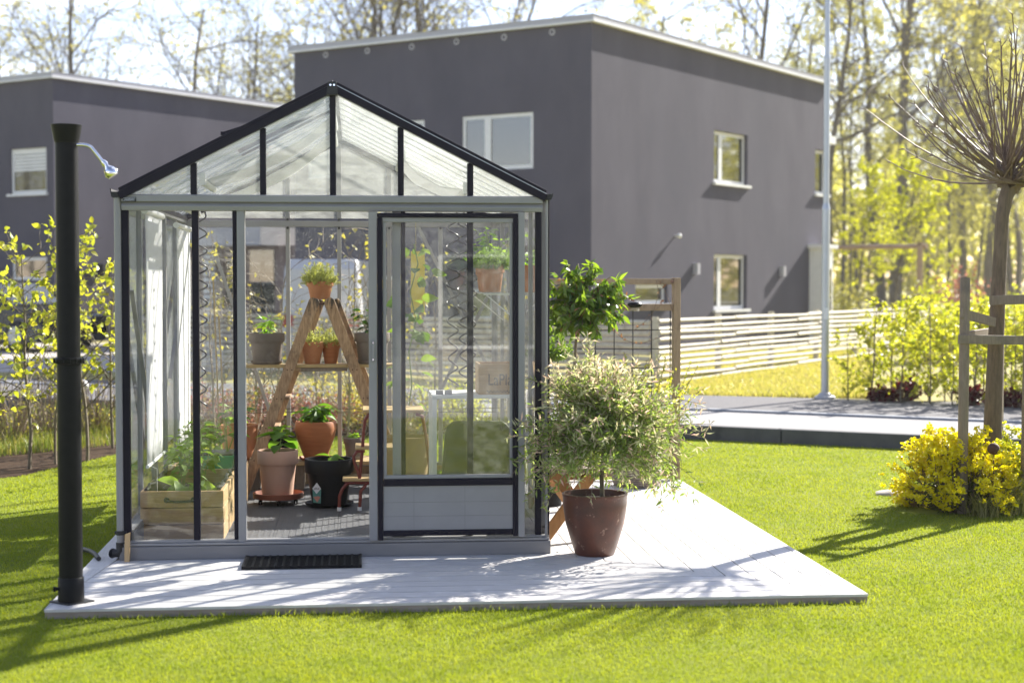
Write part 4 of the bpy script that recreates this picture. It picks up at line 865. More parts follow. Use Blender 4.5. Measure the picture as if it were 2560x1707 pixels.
# upper shelf
YS0, YS1 = 9.75, 11.1; zs = fz(730, 10.0)
sf = thing('wall_shelf', 'narrow white wire shelf high on the right glass wall', 'shelf', (GX1-.2, 10.4, zs))
MB().box(GX1-.33, YS0, zs-.006, GX1-.078, YS1, zs).build('shelf_board', 'glass_dusty', parent=sf)
for y in (YS0+.05, YS1-.05): MB().bar((GX1-.32, y, zs-.012), (GX1-.08, y, zs-.012), .014, .012).bar((GX1-.3, y, zs-.02), (GX1-.085, y, zs-.2), .008, .008).build('bracket', 'white_paint', parent=sf)
t, c, r, h = pot('potted_lavender', 'terracotta pot of grey green herbs at the near end of the high right shelf', 'potted plant', 1230, 660, 728, 62, 10.05, zs+.0005, 'terracotta', 'rim', .7, group=G1); herb(t, c, .12, .15, r_, 130, lm='leaf_tomato', ll=.02, lw=.004)
t, c, r, h = pot('potted_herb', 'terracotta pot with yellow green trailing shoots in the middle of the high right shelf', 'potted plant', 1222, 664, 728, 58, 10.45, zs+.0005, 'terracotta', 'rim', .7, group=G1); bushy(t, c, .36, .15, 90, .05, .028, 'leaf_lime', r_, .3, 7, lean=.6)
t, c, r, h = pot('potted_herb', 'terracotta pot with broad leaves at the far end of the high right shelf', 'potted plant', 1215, 668, 726, 52, 10.85, zs+.0005, 'terracotta', 'rim', .7, group=G1); bushy(t, c, .22, .2, 34, .07, .05, 'leaf_pepper', r_, .4, 5, lean=.9)
t, c, r, h = pot('potted_basil', 'slim terracotta pot with a pale band seen through the narrow pane at the right corner', 'potted plant', 1322, 655, 722, 44, 9.82, zs+.0005, 'terracotta', 'rim', .6, group=G1); bushy(t, c, .12, .05, 18, .05, .028, 'leaf_lime', r_, .3, 2)
for k, v in enumerate((1022, 1031)):
    o = MB().tube([W(600, v+2, Y1-.05), W(750, v-1, Y1-.05), W(905, v, Y1-.05), W(1240, v-2, Y1-.05)], .0028, 5).build('garden_wire', 'bark_dark', origin=W(700, v, Y1-.05)); tag(o, ('upper' if k == 0 else 'lower')+' dark twisted wire stretched across the back glass wall', 'wire')
# ================================================================== RIGHT DECK
r2 = np.random.default_rng(23)
t, c, r, h = pot('potted_willow', 'dappled willow standard with cream pink tips in a large rust brown pot on the deck', 'potted plant', 1487, 1228, 1384, 166, 8.98, .0, 'rust_pot', 'belly', .60, soil=.97)
xc, yc = c.x, c.y
st_ = [W(1506, 1262, yc), W(1504, 1190, yc), W(1508, 1140, yc), W(1512, 1075, yc)]
MB().tube(st_, [.0135, .0125, .012, .011], 10).build('trunk', 'young_bark', parent=t, smooth=True)
hd = np.array(W(1512, 1090, yc)); tb = []; P = []; Dd = []; TT = []
for i in range(255):
    a = r2.uniform(0, 2*math.pi); el = R(r2.choice([r2.uniform(-24, 32), r2.uniform(25, 85)], p=[.52, .48])); Ls = r2.uniform(.28, .57)*(1.0 if el < R(60) else .95)
    d = np.array((math.cos(a)*math.cos(el), math.sin(a)*math.cos(el), math.sin(el)))
    pts = shoot(r2, hd+r2.normal(0, .02, 3), d, Ls*1.08, 8, .09, -.055 if el < R(50) else -.02); tb.append((pts, list(np.linspace(.0032, .001, 9))))
    p, dd, tt = along(r2, pts, 32, .18, .62, .05); P.append(p); Dd.append(dd); TT.append(tt)
    for j in range(2):
        k = r2.integers(3, 7); d2 = nrm(np.array(pts[k+1])-np.array(pts[k])+r2.normal(0, .6, 3)); q = shoot(r2, pts[k], d2, Ls*.4, 4, .1, -.05); tb.append((q, .0011))
        p, dd, tt = along(r2, q, 11, .1, .62, .05); P.append(p); Dd.append(dd); TT.append(.45+tt*.5)
for (u, v) in ((1690, 1215), (1640, 1235), (1700, 1225), (1650, 1260), (1760, 975), (1755, 1010)):
    e = np.array(W(u, v, yc-.02)); mid = (hd+e)/2+np.array((0, 0, .09)); pts = [hd, hd*.6+mid*.4, mid, mid*.5+e*.5+np.array((0, 0, .03)), e]; tb.append((pts, .0013)); p, dd, tt = along(r2, pts, 40, .3, .6, 0); P.append(p); Dd.append(dd); TT.append(tt)
P = np.concatenate(P); Dd = np.concatenate(Dd); TT = np.concatenate(TT)
tubes_mesh(tb, 4).build('twigs', 'stem_twig', parent=t)
hi = (P[:, 2]-hd[2])/.45; sc_t = TT+.22*hi+r2.normal(0, .18, len(P)); tip = sc_t > .83
n = len(P); Ln = r2.uniform(.034, .060, n); Wd = r2.uniform(.0095, .0135, n)
leaves('foliage', P[~tip], Dd[~tip], Ln[~tip], Wd[~tip], 'leaf_willow', t, r2, .25, .1)
leaves('tip_foliage', P[tip], Dd[tip], Ln[tip], Wd[tip]*.95, 'leaf_willow_tip', t, r2, .25, .1)
# bench with crossed legs
YX = 9.42; zt5 = .44; xb0, xb1 = GX1+.04, fx(1496, YX)
bc = thing('garden_bench', 'small wooden bench with crossed legs beside the right glass wall', 'bench', ((xb0+xb1)/2, 10.0, 0))
for k in range(2):
    a = xb0+(xb1-xb0)*k/2; MB().box(a+.004, YX-.02, zt5-.028, a+(xb1-xb0)/2-.004, 10.75, zt5).build('seat_board', 'grey_wood', parent=bc, bevel=.004)
for y in (YX+.0, 10.65):
    MB().box(xb0+.01, y+.036, zt5-.075, xb1-.02, y+.062, zt5-.029).build('apron', 'bench_wood', parent=bc, bevel=.003)
    MB().bar((xb1-.04, y+.022, zt5-.045), (xb0-.03, y+.022, .012), .07, .026, (0, 1, 0)).build('leg', 'bench_wood', parent=bc, bevel=.003)
    MB().bar((xb0+.05, y+.0765, zt5-.045), (xb1+.03, y+.0765, .012), .07, .026, (0, 1, 0)).build('leg', 'bench_wood', parent=bc, bevel=.003)
t, c, r, h = pot('photinia_standard', 'glossy photinia standard tree in a black pot on the crossed leg bench', 'potted plant', 1425, 1068, 1144, 120, 10.12, zt5+.0005, 'black_plastic', 'plain', .78)
crn = np.array(W(1456, 755, 10.12)); stem = [np.array((c.x, c.y, c.z)), np.array(W(1436, 920, 10.12)), np.array(W(1441, 840, 10.12)), crn-np.array((0, 0, .06))]
MB().tube(stem, .009, 8).build('trunk', 'young_bark', parent=t, smooth=True)
tb = []; P = []; Dd = []
for i in range(105):
    d = nrm(r2.normal(0, 1, 3)*np.array((1.15, 1.15, .9))+np.array((0, 0, .12))); L_ = r2.uniform(.13, .31)
    pts = shoot(r2, crn+np.array((0, 0, -.02)), d, L_, 5, .12, -.02); tb.append((pts, .0025)); p, dd, _ = along(r2, pts, 24, .35, .85, -.75); P.append(p); Dd.append(dd)
for (u, v) in ((1478, 650), (1500, 668), (1550, 700), (1385, 680), (1572, 745), (1420, 660), (1560, 790)):
    e = np.array(W(u, v, 10.1)); pts = [crn, (crn+e)/2, e]; tb.append((pts, .002)); p, dd, _ = along(r2, pts, 22, .4, .8, -.1); P.append(p); Dd.append(dd)
tubes_mesh(tb, 4).build('twigs', 'stem_twig', parent=t); P = np.concatenate(P); Dd = np.concatenate(Dd); k = r2.uniform(0, 1, len(P)) > .16
leaves('foliage', P[k], Dd[k], r2.uniform(.05, .085, k.sum()), r2.uniform(.021, .03, k.sum()), 'leaf_photinia', t, r2, .2, .35, big=True)
leaves('new_foliage', P[~k], Dd[~k], r2.uniform(.03, .05, (~k).sum()), r2.uniform(.012, .018, (~k).sum()), 'leaf_photinia_new', t, r2, .2, .3, big=True)
t, c, r, h = pot('potted_box', 'small leaved evergreen shrub in a dark pot between the greenhouse wall and the photinia', 'potted plant', 1372, 1050, 1150, 80, 11.0, .0, 'black_plastic', 'plain', .8)
MB().tube([c, Vector((c.x, c.y, fz(880, 11)))], .008, 6).build('trunk', 'young_bark', parent=t)
herb(t, Vector((c.x, c.y, fz(905, 11))), .12, .34, r2, 120, lm='leaf_photinia', ll=.022, lw=.011, per=26)
# wicker basket with a yellow shrub
xk_ = fx(1592, 12.0); wb = thing('wicker_basket', 'round grey wicker basket planter with a yellow leaved shrub by the trellis', 'basket', (xk_, 12.0, 0)); m = MB()
for i in range(15):
    z = .010+i*.0165; rr = .165+.02*math.sin(math.pi*(i/14)*.8); pts = [(xk_+(rr+.005*math.cos(k*math.pi+i*math.pi))*math.cos(2*math.pi*k/36), 12.0+(rr+.005*math.cos(k*math.pi+i*math.pi))*math.sin(2*math.pi*k/36), z) for k in range(37)]
    m.tube(pts, .0085, 6, caps=False)
m.build('weave', 'wicker', parent=wb, smooth=True)
MB().lathe([(.155, .005), (.175, .23), (0, .235)], (xk_, 12.0, 0), 24).build('soil', 'soil', parent=wb)
tb = []; P = []; Dd = []
for i in range(60):
    a = r2.uniform(0, 6.28); th = r2.uniform(.1, .75); pts = shoot(r2, (xk_+.05*math.cos(a), 12+.05*math.sin(a), .24), (math.sin(th)*math.cos(a), math.sin(th)*math.sin(a), math.cos(th)), r2.uniform(.5, .85), 7, .1, .02); tb.append((pts, .002)); p, dd, _ = along(r2, pts, 40, .3, .7, .1); P.append(p); Dd.append(dd)
tubes_mesh(tb, 4).build('twigs', 'stem_twig', parent=wb); P = np.concatenate(P); leaves('foliage', P, np.concatenate(Dd), r2.uniform(.018, .03, len(P)), .014, 'leaf_hedge', wb, r2)
# trellis
YR = 12.33; xr0 = fx(1330, YR); xr1 = fx(1700, YR); z1 = fz(694, YR)
tl = thing('trellis_screen', 'square wooden trellis frame with dark wire grid at the far deck edge', 'trellis', ((xr0+xr1)/2, YR, 0))
zz = lambda v: fz(v, YR)
pw = xr1-fx(1683, YR)
for x in (xr0, xr1-pw): MB().box(x, YR-.025, .0, x+pw, YR+.07, z1).build('post', 'trellis_wood', parent=tl, bevel=.004)
for a, b in ((711, 696), (778, 761), (1197, 1183)): MB().box(xr0+pw+.001, YR, zz(b)-.05 if b == 1183 else zz(a), xr1-pw-.001, YR+.045, zz(b)).build('rail', 'trellis_wood', parent=tl, bevel=.004)
m = MB(); x = xr1-pw-.02
while x > xr0+pw: m.tube([(x, YR+.02, zz(779)), (x, YR+.02, .06)], .0045, 6); x -= .148
z = zz(779)-.148
while z > .1: m.tube([(xr0+pw, YR+.02, z), (xr1-pw, YR+.02, z)], .004, 6); z -= .148
m.build('wire_grid', 'black_matt', parent=tl)
pl = [W(1570, 756, YR-.05), W(1603, 756, YR-.05)]; xm = (pl[0].x+pl[1].x)/2
lm_ = thing('solar_lamp', 'small black solar gutter lamp clipped on the trellis rail', 'lamp', (xm, YR-.05, zz(772)))
MB().lathe([(.035, 0), (.05, .012), (.057, .022), (.057, .03), (.045, .042), (0, .046)], (xm, YR-.06, zz(774)+.012), 24).build('housing', 'black_plastic', parent=lm_, smooth=True)
MB().box(xm-.03, YR-.085, zz(774)-.014, xm+.03, YR-.035, zz(774)+.0115).build('lens', 'glass_gable', parent=lm_)
MB().box(xm-.008, YR-.05, zz(774)+.02, xm+.008, YR-.001, zz(774)+.026).build('clip', 'black_matt', parent=lm_)
vn = []; P = []; Dd = []
for k, pts in enumerate(([(1690, 800), (1660, 720), (1640, 700), (1655, 760), (1610, 800)], [(1692, 700), (1650, 725), (1630, 790), (1580, 830)], [(1530, 820), (1560, 850), (1600, 860), (1660, 840)])):
    q = [np.array(W(u, v, YR-.02-.01*k)) for u, v in pts]; vn.append((q, .0022)); p, dd, _ = along(r2, q, 9, 0, .9, 0); P.append(p); Dd.append(dd)
vo = tubes_mesh(vn, 5).build('climbing_vine', 'bark_brown', origin=(xr1, YR, 1), smooth=True); tag(vo, 'thin bare climbing vine twined on the upper trellis', 'vine')
leaves('foliage', np.concatenate(P), np.concatenate(Dd), .03, .02, 'leaf_photinia_new', vo, r2)
# ================================================================== BACKGROUND
AZ = TH+R(33.5); dR = Vector((math.sin(AZ), math.cos(AZ), 0)); dL = Vector((-dR.y, dR.x, 0))
class Face:
    def __init__(s, C, d, n): s.C = Vector((C.x, C.y, 0)); s.d = d; s.n = n
    def hit(s, u, v):
        r = ray(u, v); k = s.C.dot(s.n)/(r[0]*s.n.x+r[1]*s.n.y); p = Vector((r[0]*k, r[1]*k, CZ+r[2]*k)); return (p-s.C).dot(s.d), p.z
    def pt(s, t, z, o=0): return s.C+s.d*t+s.n*o+Vector((0, 0, z))
    def fbox(s, m, t0, t1, z0, z1, o0, o1):
        return m.prism([s.pt(t0, z0, o0), s.pt(t1, z0, o0), s.pt(t1, z1, o0), s.pt(t0, z1, o0)], s.n*(o1-o0))
    def rect(s, u0, v0, u1, v1):
        t0, za = s.hit(u0, (v0+v1)/2); t1, zb_ = s.hit(u1, (v0+v1)/2); um = (u0+u1)/2
        return min(t0, t1), max(t0, t1), s.hit(um, v1)[1], s.hit(um, v0)[1]
    def wall(s, m, L_, z0, z1, holes, dep=.14):
        ts = sorted({0, L_, *[h[0] for h in holes], *[h[1] for h in holes]}); zs = sorted({z0, z1, *[h[2] for h in holes], *[h[3] for h in holes]})
        for a, b in zip(ts[:-1], ts[1:]):
            for c, d in zip(zs[:-1], zs[1:]):
                if any(h[0] <= (a+b)/2 <= h[1] and h[2] <= (c+d)/2 <= h[3] for h in holes): continue
                m.add([s.pt(a, c), s.pt(b, c), s.pt(b, d), s.pt(a, d)], [(0, 1, 2, 3)])
        for t0, t1, c, d in holes:
            for p, q in (((t0, c), (t1, c)), ((t1, c), (t1, d)), ((t1, d), (t0, d)), ((t0, d), (t0, c))):
                m.add([s.pt(*p), s.pt(*q), s.pt(*q, -dep), s.pt(*p, -dep)], [(0, 1, 2, 3)])
    def window(s, par, h, mull=None, inset=.09, sill=True, blind=False):
        t0, t1, z0, z1 = h; fr = .075; m = MB()
        o0, o1 = -inset-.05, -inset
        s.fbox(m, t0+.002, t0+fr, z0+.002, z1-.002, o0, o1); s.fbox(m, t1-fr, t1-.002, z0+.002, z1-.002, o0, o1)
        s.fbox(m, t0+fr+.001, t1-fr-.001, z0+.002, z0+fr, o0, o1); s.fbox(m, t0+fr+.001, t1-fr-.001, z1-fr, z1-.002, o0, o1)
        if mull is not None: tm = t0+(t1-t0)*mull; s.fbox(m, tm-.075, tm+.075, z0+fr+.001, z1-fr-.001, o0, o1+.004)
        f = m.build('window', 'white_paint', parent=par)
        s.fbox(MB(), t0+.02, t1-.02, z0+.02, z1-.02, o0+.01, o0+.03).build('pane', 'window_pane', parent=f)
        if sill: s.fbox(MB(), t0-.07, t1+.07, z0-.06, z0-.003, -inset, .075).build('sill', 'white_paint', parent=f)
        if blind:
            m = MB(); k = 6
            for i in range(k): s.fbox(m, t0+fr, t1-fr, z1-fr-(i+.72)*(z1-z0)*.45/k, z1-fr-i*(z1-z0)*.45/k, o0+.032, o0+.04)
            m.build('blind', 'white_paint', parent=f)
        return f
def house(name, label, u, D, LR, LL, ztop, zb=-.2):
    p = D_(u, 708, D); C = Vector((p.x, p.y, 0)); t = thing(name, label, 'house', C); fR = Face(C, dR, -dL); fL = Face(C, dL, -dR); return t, fR, fL
def finish(t, fR, fL, LR, LL, ztop, hR, hL, zb=-.2):
    m = MB(); fR.wall(m, LR, zb, ztop, hR); fL.wall(m, LL, zb, ztop, hL)
    C = fR.C; a = C+dR*LR; b = C+dL*LL; c = C+dR*LR+dL*LL
    for p, q in ((a, c), (c, b)): m.add([p+Vector((0, 0, zb)), q+Vector((0, 0, zb)), q+Vector((0, 0, ztop)), p+Vector((0, 0, ztop))], [(0, 1, 2, 3)])
    m.build('wall', 'render_wall', parent=t)
    o = .10; q = [C-dR*o-dL*o, a+dR*o-dL*o, c+dR*o+dL*o, b+dL*o-dR*o]
    MB().prism([x+Vector((0, 0, ztop+.037)) for x in q], (0, 0, .095)).build('roof_edge', 'fascia', parent=t)
    o = .125; q = [C-dR*o-dL*o, a+dR*o-dL*o, c+dR*o+dL*o, b+dL*o-dR*o]
    MB().prism([x+Vector((0, 0, ztop)) for x in q], (0, 0, .035)).build('drip_edge', 'white_paint', parent=t)
    o = .11; q = [C-dR*o-dL*o, a+dR*o-dL*o, c+dR*o+dL*o, b+dL*o-dR*o]
    MB().prism([x+Vector((0, 0, ztop+.133)) for x in q], (0, 0, .012)).build('roof', 'fascia', parent=t)
# house A: the big one behind the greenhouse
ZH = 6.56; LR, LL = 12.4, 7.55
hA, fR, fL = house('house', 'large dark grey rendered two storey house with flat roof behind the greenhouse', 1478, 31., LR, LL, ZH)
wR = [fR.rect(1785, 332, 1869, 460), fR.rect(1785, 637, 1867, 773), fR.rect(2038, 376, 2068, 486), fR.rect(1589, 711, 1669, 760)]
LR = fR.hit(2070, 700)[0]+.02; wR[2] = (wR[2][0], min(wR[2][1], LR-.12), wR[2][2], wR[2][3])
wL = [fL.rect(1155, 286, 1333, 425), fL.rect(1000, 302, 1061, 440), fL.rect(770, 335, 826, 447), fL.rect(1170, 722, 1232, 800), fL.rect(900, 690, 1010, 840)]
finish(hA, fR, fL, LR, LL, ZH, wR, wL)
fR.window(hA, wR[0], .28); fR.window(hA, wR[1], .25); fR.window(hA, wR[2]); fR.window(hA, wR[3])
fL.window(hA, wL[0], .64, .03, False); fL.window(hA, wL[1], None, .03, False); fL.window(hA, wL[2], None, .03, False); fL.window(hA, wL[3], None, .03, False); fL.window(hA, wL[4], .5, .03, False)
for u, v in ((815, 138), (919, 128), (1030, 118), (1142, 105), (1261, 94), (1381, 81)):
    a, z = fL.hit(u, v); p = fL.pt(a, z, .001); q = fL.pt(a, z, .02); r = fL.pt(a, z, .021)
    v_ = MB().tube([p, q], .065, 16).build('vent', 'fascia', parent=hA); MB().tube([q, r], .038, 12).build('vent_hole', 'render_wall', parent=v_)
for u, v, k in ((1735, 672, 1), (1951, 678, 1), (1688, 590, 0)):
    a, z = fR.hit(u, v); m = MB()
    if k: fR.fbox(m, a-.06, a+.06, z-.12, z+.12, .001, .12); mm = 'fascia'
    else: m.ball(fR.pt(a, z, .10), .05); m.tube([fR.pt(a, z, 0.001), fR.pt(a, z, .09)], .02, 8); mm = 'white_plastic'
    m.build('wall_lamp', mm, parent=hA, smooth=not k)
a0 = fR.hit(2023, 690)[0]; m = MB(); fR.fbox(m, a0, a0+.5, -.1, fR.hit(2030, 622)[1], .001, .42); po = m.build('porch', 'white_paint', parent=hA)
m = MB(); z = fR.hit(2030, 622)[1]; fR.fbox(m, a0-.1, a0+.6, z+.001, z+.10, .001, .52); m.build('porch_roof', 'white_paint', parent=po)
m = MB(); fR.fbox(m, a0+.08, a0+.44, .05, 2.0, .421, .435); m.build('porch_door', 'white_paint', parent=po); m = MB(); fR.fbox(m, a0+.15, a0+.37, .6, 1.9, .436, .44); m.build('porch_pane', 'window_pane', parent=po)
m = MB(); q = [fR.pt(LR, 5.15, -.2), fR.pt(LR+.95, 5.15, -.2), fR.pt(LR+.95, 5.15, -1.6), fR.pt(LR, 5.15, -1.6)]; m.prism(q, (0, 0, .2)); m.build('side_canopy', 'white_paint', parent=hA)
# house B on the left
hB, gR, gL = house('house', 'dark grey flat roofed house at the left edge beyond the driveway', 137, 39.3, 15, 10, 6.52)
vL = [gL.rect(26, 371, 116, 484), gL.rect(30, 643, 117, 700)]
vR = [gR.rect(560, 690, 640, 850)]
finish(hB, gR, gL, 15, 11, 6.55, vR, vL)
gL.window(hB, vL[0], None, .05, True, True); gL.window(hB, vL[1], None, .04, False); gR.window(hB, vR[0], .5)
a, z = gR.hit(252, 676); m = MB(); gR.fbox(m, a-.1, a+.1, z-.16, z+.16, .001, .2); m.build('wall_lamp', 'black_matt', parent=hB)
# low annex between the houses, seen through the back glass
p = D_(770, 708, 36.5); fA = Face(Vector((p.x, p.y, 0)), dL, -dR); An = thing('annex', 'low annex with pale canopy and slatted screen between the two houses', 'building', (p.x, p.y, 0))
z = CZ+(708-612)*36.5/4000
m = MB(); fA.fbox(m, 0, 4.6, -.1, z, -3, 0); m.build('wall', 'timber_clad', parent=An)
m = MB(); fA.fbox(m, .9, 3.4, z+.001, z+.42, -3, .6); m.build('canopy', 'fascia', parent=An)
m = MB(); fA.fbox(m, 1.0, 1.75, .0, z-.1, .001, .04); m.build('door', 'window_pane', parent=An); m = MB(); fA.fbox(m, 2.1, 2.5, .0, z-.1, .001, .04); m.build('door', 'window_pane', parent=An)
m = MB()
for i in range(17): fA.fbox(m, 2.6, 2.95, .1+i*.135, .1+i*.135+.085, .3, .33)
m.build('slat_screen', 'white_paint', parent=An)
# ---- fence -----------------------------------------------------------
rf = np.random.default_rng(5)
F0 = G(1637, 965, .1); FA = G(1702, 958, .1); FB = G(2050, 908, .1); fd = (FB-FA).normalized()
fc = thing('rail_fence', 'pale round pole rail fence running behind the pavement to the hedge', 'fence', F0)
m = MB(); Lf = 34; nb_ = 11; k = 0; seg = 2.45
posts = np.arange(0, Lf+.1, seg)
for j in range(nb_):
    z = .14+j*.086; off = (j % 3)*.6; ts = np.concatenate([[0], np.arange(off+seg, Lf, seg*1.5), [Lf]])
    for a, b in zip(ts[:-1], ts[1:]):
        if rf.uniform() < .04 and j < 6: continue
        n_ = 4; j0 = rf.normal(0, .010); j1 = rf.normal(0, .010); pts = [(F0+fd*(a+(b-a)*i/n_*1.0)+Vector((0, 0, z-.1+j0+(j1-j0)*i/n_+.004*math.sin(i*1.5))))+Vector((fd.y, -fd.x, 0))*(.05+j0*.5) for i in range(n_+1)]
        m.tube(pts, list(np.linspace(.034, .024, n_+1)*rf.uniform(.85, 1.1)), 7)
m.build('rails', 'rail_wood', parent=fc, smooth=True)
for a in posts: q = F0+fd*a; MB().tube([q+Vector((0, 0, -.15)), q+Vector((0, 0, .97))], .05, 10).build('post', 'rail_wood', parent=fc, smooth=True)
fd2 = dL; fc2 = thing('rail_fence', 'shaded return of the pole fence running left behind the trellis and greenhouse', 'fence', F0); m = MB()
for j in range(nb_):
    z = .14+j*.086; n_ = 14; m.tube([F0+fd2*(.06+10*i/n_)+Vector((0, 0, z-.1+.01*math.sin(i*2.3+j))) + fd*-.06 for i in range(n_+1)], list(np.linspace(.034, .026, n_+1)), 7)
m.build('rails', 'rail_wood', parent=fc2, smooth=True)
for a in np.arange(2.4, 10, 2.4): q = F0+fd2*a; MB().tube([q+Vector((0, 0, -.15)), q+Vector((0, 0, .95))], .05, 10).build('post', 'rail_wood', parent=fc2, smooth=True)
# ---- lamp post -------------------------------------------------------
q = G(2062, 997, .108); lpz = lambda v: CZ+(708-v)*q.length/4000
lpst = thing('lamp_post', 'tall galvanised steel lamp post at the back of the pavement', 'lamp post', q)
MB().tube([q+Vector((0, 0, .02)), q+Vector((0, 0, 2.35))], .049, 20).tube([q+Vector((0, 0, 2.35)), q+Vector((0, 0, 2.42))], [.049, .038], 20).build('lower_pole', 'steel', parent=lpst, smooth=True)
MB().tube([q+Vector((0, 0, 2.42)), q+Vector((0, 0, 4.2))], .037, 20).tube([q+Vector((0, 0, 4.2)), q+Vector((0, 0, 4.26)), q+Vector((0, 0, 7.6))], [.037, .031, .027], 20).build('upper_pole', 'steel', parent=lpst, smooth=True)
MB().lathe([(.13, 0), (.13, .03), (.09, .05), (.06, .08), (.0, .08)], q, 20).build('base_flange', 'fascia', parent=lpst, smooth=True)
MB().box(q.x-.028, q.y-.0535, 1.10, q.x+.022, q.y-.0465, 1.24).build('post_label', 'white_plastic', parent=lpst)
MB().bar(q+Vector((0, 0, 7.58)), q+Vector((-.5, -.9, 7.75)), .16, .08).build('lamp_head', 'steel', parent=lpst, bevel=.02)
# ---- cars ------------------------------------------------------------
def car(name, label, cat, loc, rot, paint, Lc=4.4, Wc=1.8, H=1.46, van=False):
    t = thing(name, label, cat, loc)
    if van: top = [(-Lc/2, .95), (-Lc/2+.02, H-.15), (-Lc/2+.15, H), (Lc/2-1.5, H), (Lc/2-1.15, H-.1), (Lc/2-.62, 1.12), (Lc/2-.1, .98), (Lc/2, .75)]
    else: top = [(-Lc/2, .62), (-Lc/2+.05, .92), (-Lc/2+.35, 1.0), (-Lc/2+.95, H-.05), (-.3, H), (.35, H-.06), (1.05, .98), (Lc/2-.25, .80), (Lc/2, .60)]
    bot = [(Lc/2, .35), (Lc/2-.15, .2), (-Lc/2+.15, .2), (-Lc/2, .35)]
    poly = top+bot; zs = [z for _, z in poly]; m = MB(); lay = []
    for s_, k in ((-1, 1), (-.93, 0), (.93, 0), (1, 1)):
        lay.append([Vector((x*(1-.015*k), s_*Wc/2*(1 if z < 1.0 else 1-.22*(z-1.0)/(H-1.0+.01)*(.45 if van else 1)), z*(1-.012*k)+.006*k)) for x, z in poly])
    n = len(poly); vs = [Vector(loc)+p for L2 in lay for p in L2]; fs = [tuple(range(n))[::-1], tuple(3*n+i for i in range(n))]
    for a in range(3):
        for i in range(n): j = (i+1) % n; fs.append((a*n+i, a*n+j, (a+1)*n+j, (a+1)*n+i))
    m.add(vs, fs).build('body', paint, parent=t, smooth=True, ang=28, bevel=.03)
    L0 = Vector(loc)
    for sd in (-1, 1):
        y0 = sd*Wc/2; tp = lambda z: y0*(1-.22*(z-1.0)/(H-.99)*(.45 if van else 1)) if z > 1 else y0
        rects = ([(Lc/2-1.75, Lc/2-.95, 1.12, H-.2)] if van else [(-Lc/2+.95, -.12, 1.02, H-.12), (-.06, .62, 1.02, H-.14)])
        for x0, x1, z0, z1 in rects:
            m = MB(); sk = .22 if not van else .12
            m.prism([L0+Vector((x0-(0 if van else .08), tp(z0)+sd*.012, z0)), L0+Vector((x1+sk, tp(z0)+sd*.012, z0)), L0+Vector((x1, tp(z1)+sd*.012, z1)), L0+Vector((x0+.06, tp(z1)+sd*.012, z1))], (0, -sd*.03, 0)); m.build('side_window', 'window_pane', parent=t)
        for x in (-Lc/2+.85, Lc/2-.85):
            wz = .33; wl = MB().tube([L0+Vector((x, y0-sd*.2, wz)), L0+Vector((x, y0+sd*.015, wz))], .33, 24).build('wheel', 'tyre', parent=t)
            MB().tube([L0+Vector((x, y0+sd*.005, wz)), L0+Vector((x, y0+sd*.028, wz))], .21, 16).build('rim', 'steel', parent=wl)
        MB().box(L0.x+Lc/2-.12, L0.y+sd*Wc*.36-.16, L0.z+.62, L0.x+Lc/2+.005, L0.y+sd*Wc*.36+.16, L0.z+.76).build('headlight', 'window_pane', parent=t, bevel=.02)
        MB().box(L0.x-Lc/2-.008, L0.y+sd*Wc*.41-.1, L0.z+.75, L0.x-Lc/2+.06, L0.y+sd*Wc*.41+.1, L0.z+.95).build('tail_light', 'lamp_red', parent=t, bevel=.02)
    a, b = (top[4], top[5]) if van else (top[5], top[6])
    MB().bar(L0+Vector((a[0]+.02, 0, a[1]-.0)), L0+Vector((b[0]-.03, 0, b[1]+.02)), Wc*.74, .03).build('windscreen', 'window_pane', parent=t)
    t.rotation_euler = (0, 0, rot); return t
q = D_(15, 866, 35.5); car('parked_car', 'black car parked by the left house behind the young trees', 'car', (q.x, q.y, .084), math.atan2(dL.y, dL.x)+math.pi, 'car_black', 4.6, 1.85, 1.5)
q = D_(846, 870, 28.5); car('parked_van', 'white van parked in front of the large house, seen through the back glass', 'van', (q.x, q.y, .084), R(84), 'car_white', 4.9, 1.3, 1.85, True)
# ---- bollard light, pergola -----------------------------------------
q = G(206, 1010, .1); bl = thing('bollard_light', 'low post with white globe beside the driveway on the left', 'light', q)
MB().tube([q, q+Vector((0, 0, .16))], .02, 8).build('post', 'black_matt', parent=bl); MB().ball(q+Vector((0, 0, .22)), .075).build('globe', 'white_plastic', parent=bl, smooth=True)
a = D_(2300, 610, 44); b = D_(2060, 618, 46); pg = thing('swing_frame', 'wooden swing beam frame in the garden beyond the fence', 'swing frame', (a.x, a.y, 0))
MB().tube([(a.x, a.y, -.1), (a.x, a.y, a.z+.05)], .085, 12).build('post', 'trellis_wood', parent=pg); MB().tube([(b.x, b.y, -.1), (b.x, b.y, a.z+.05)], .085, 12).build('post', 'trellis_wood', parent=pg)
MB().tube([a+Vector((.2, 0, -.06)), Vector((b.x-.3, b.y, a.z-.06))], .07, 12).build('beam', 'trellis_wood', parent=pg)
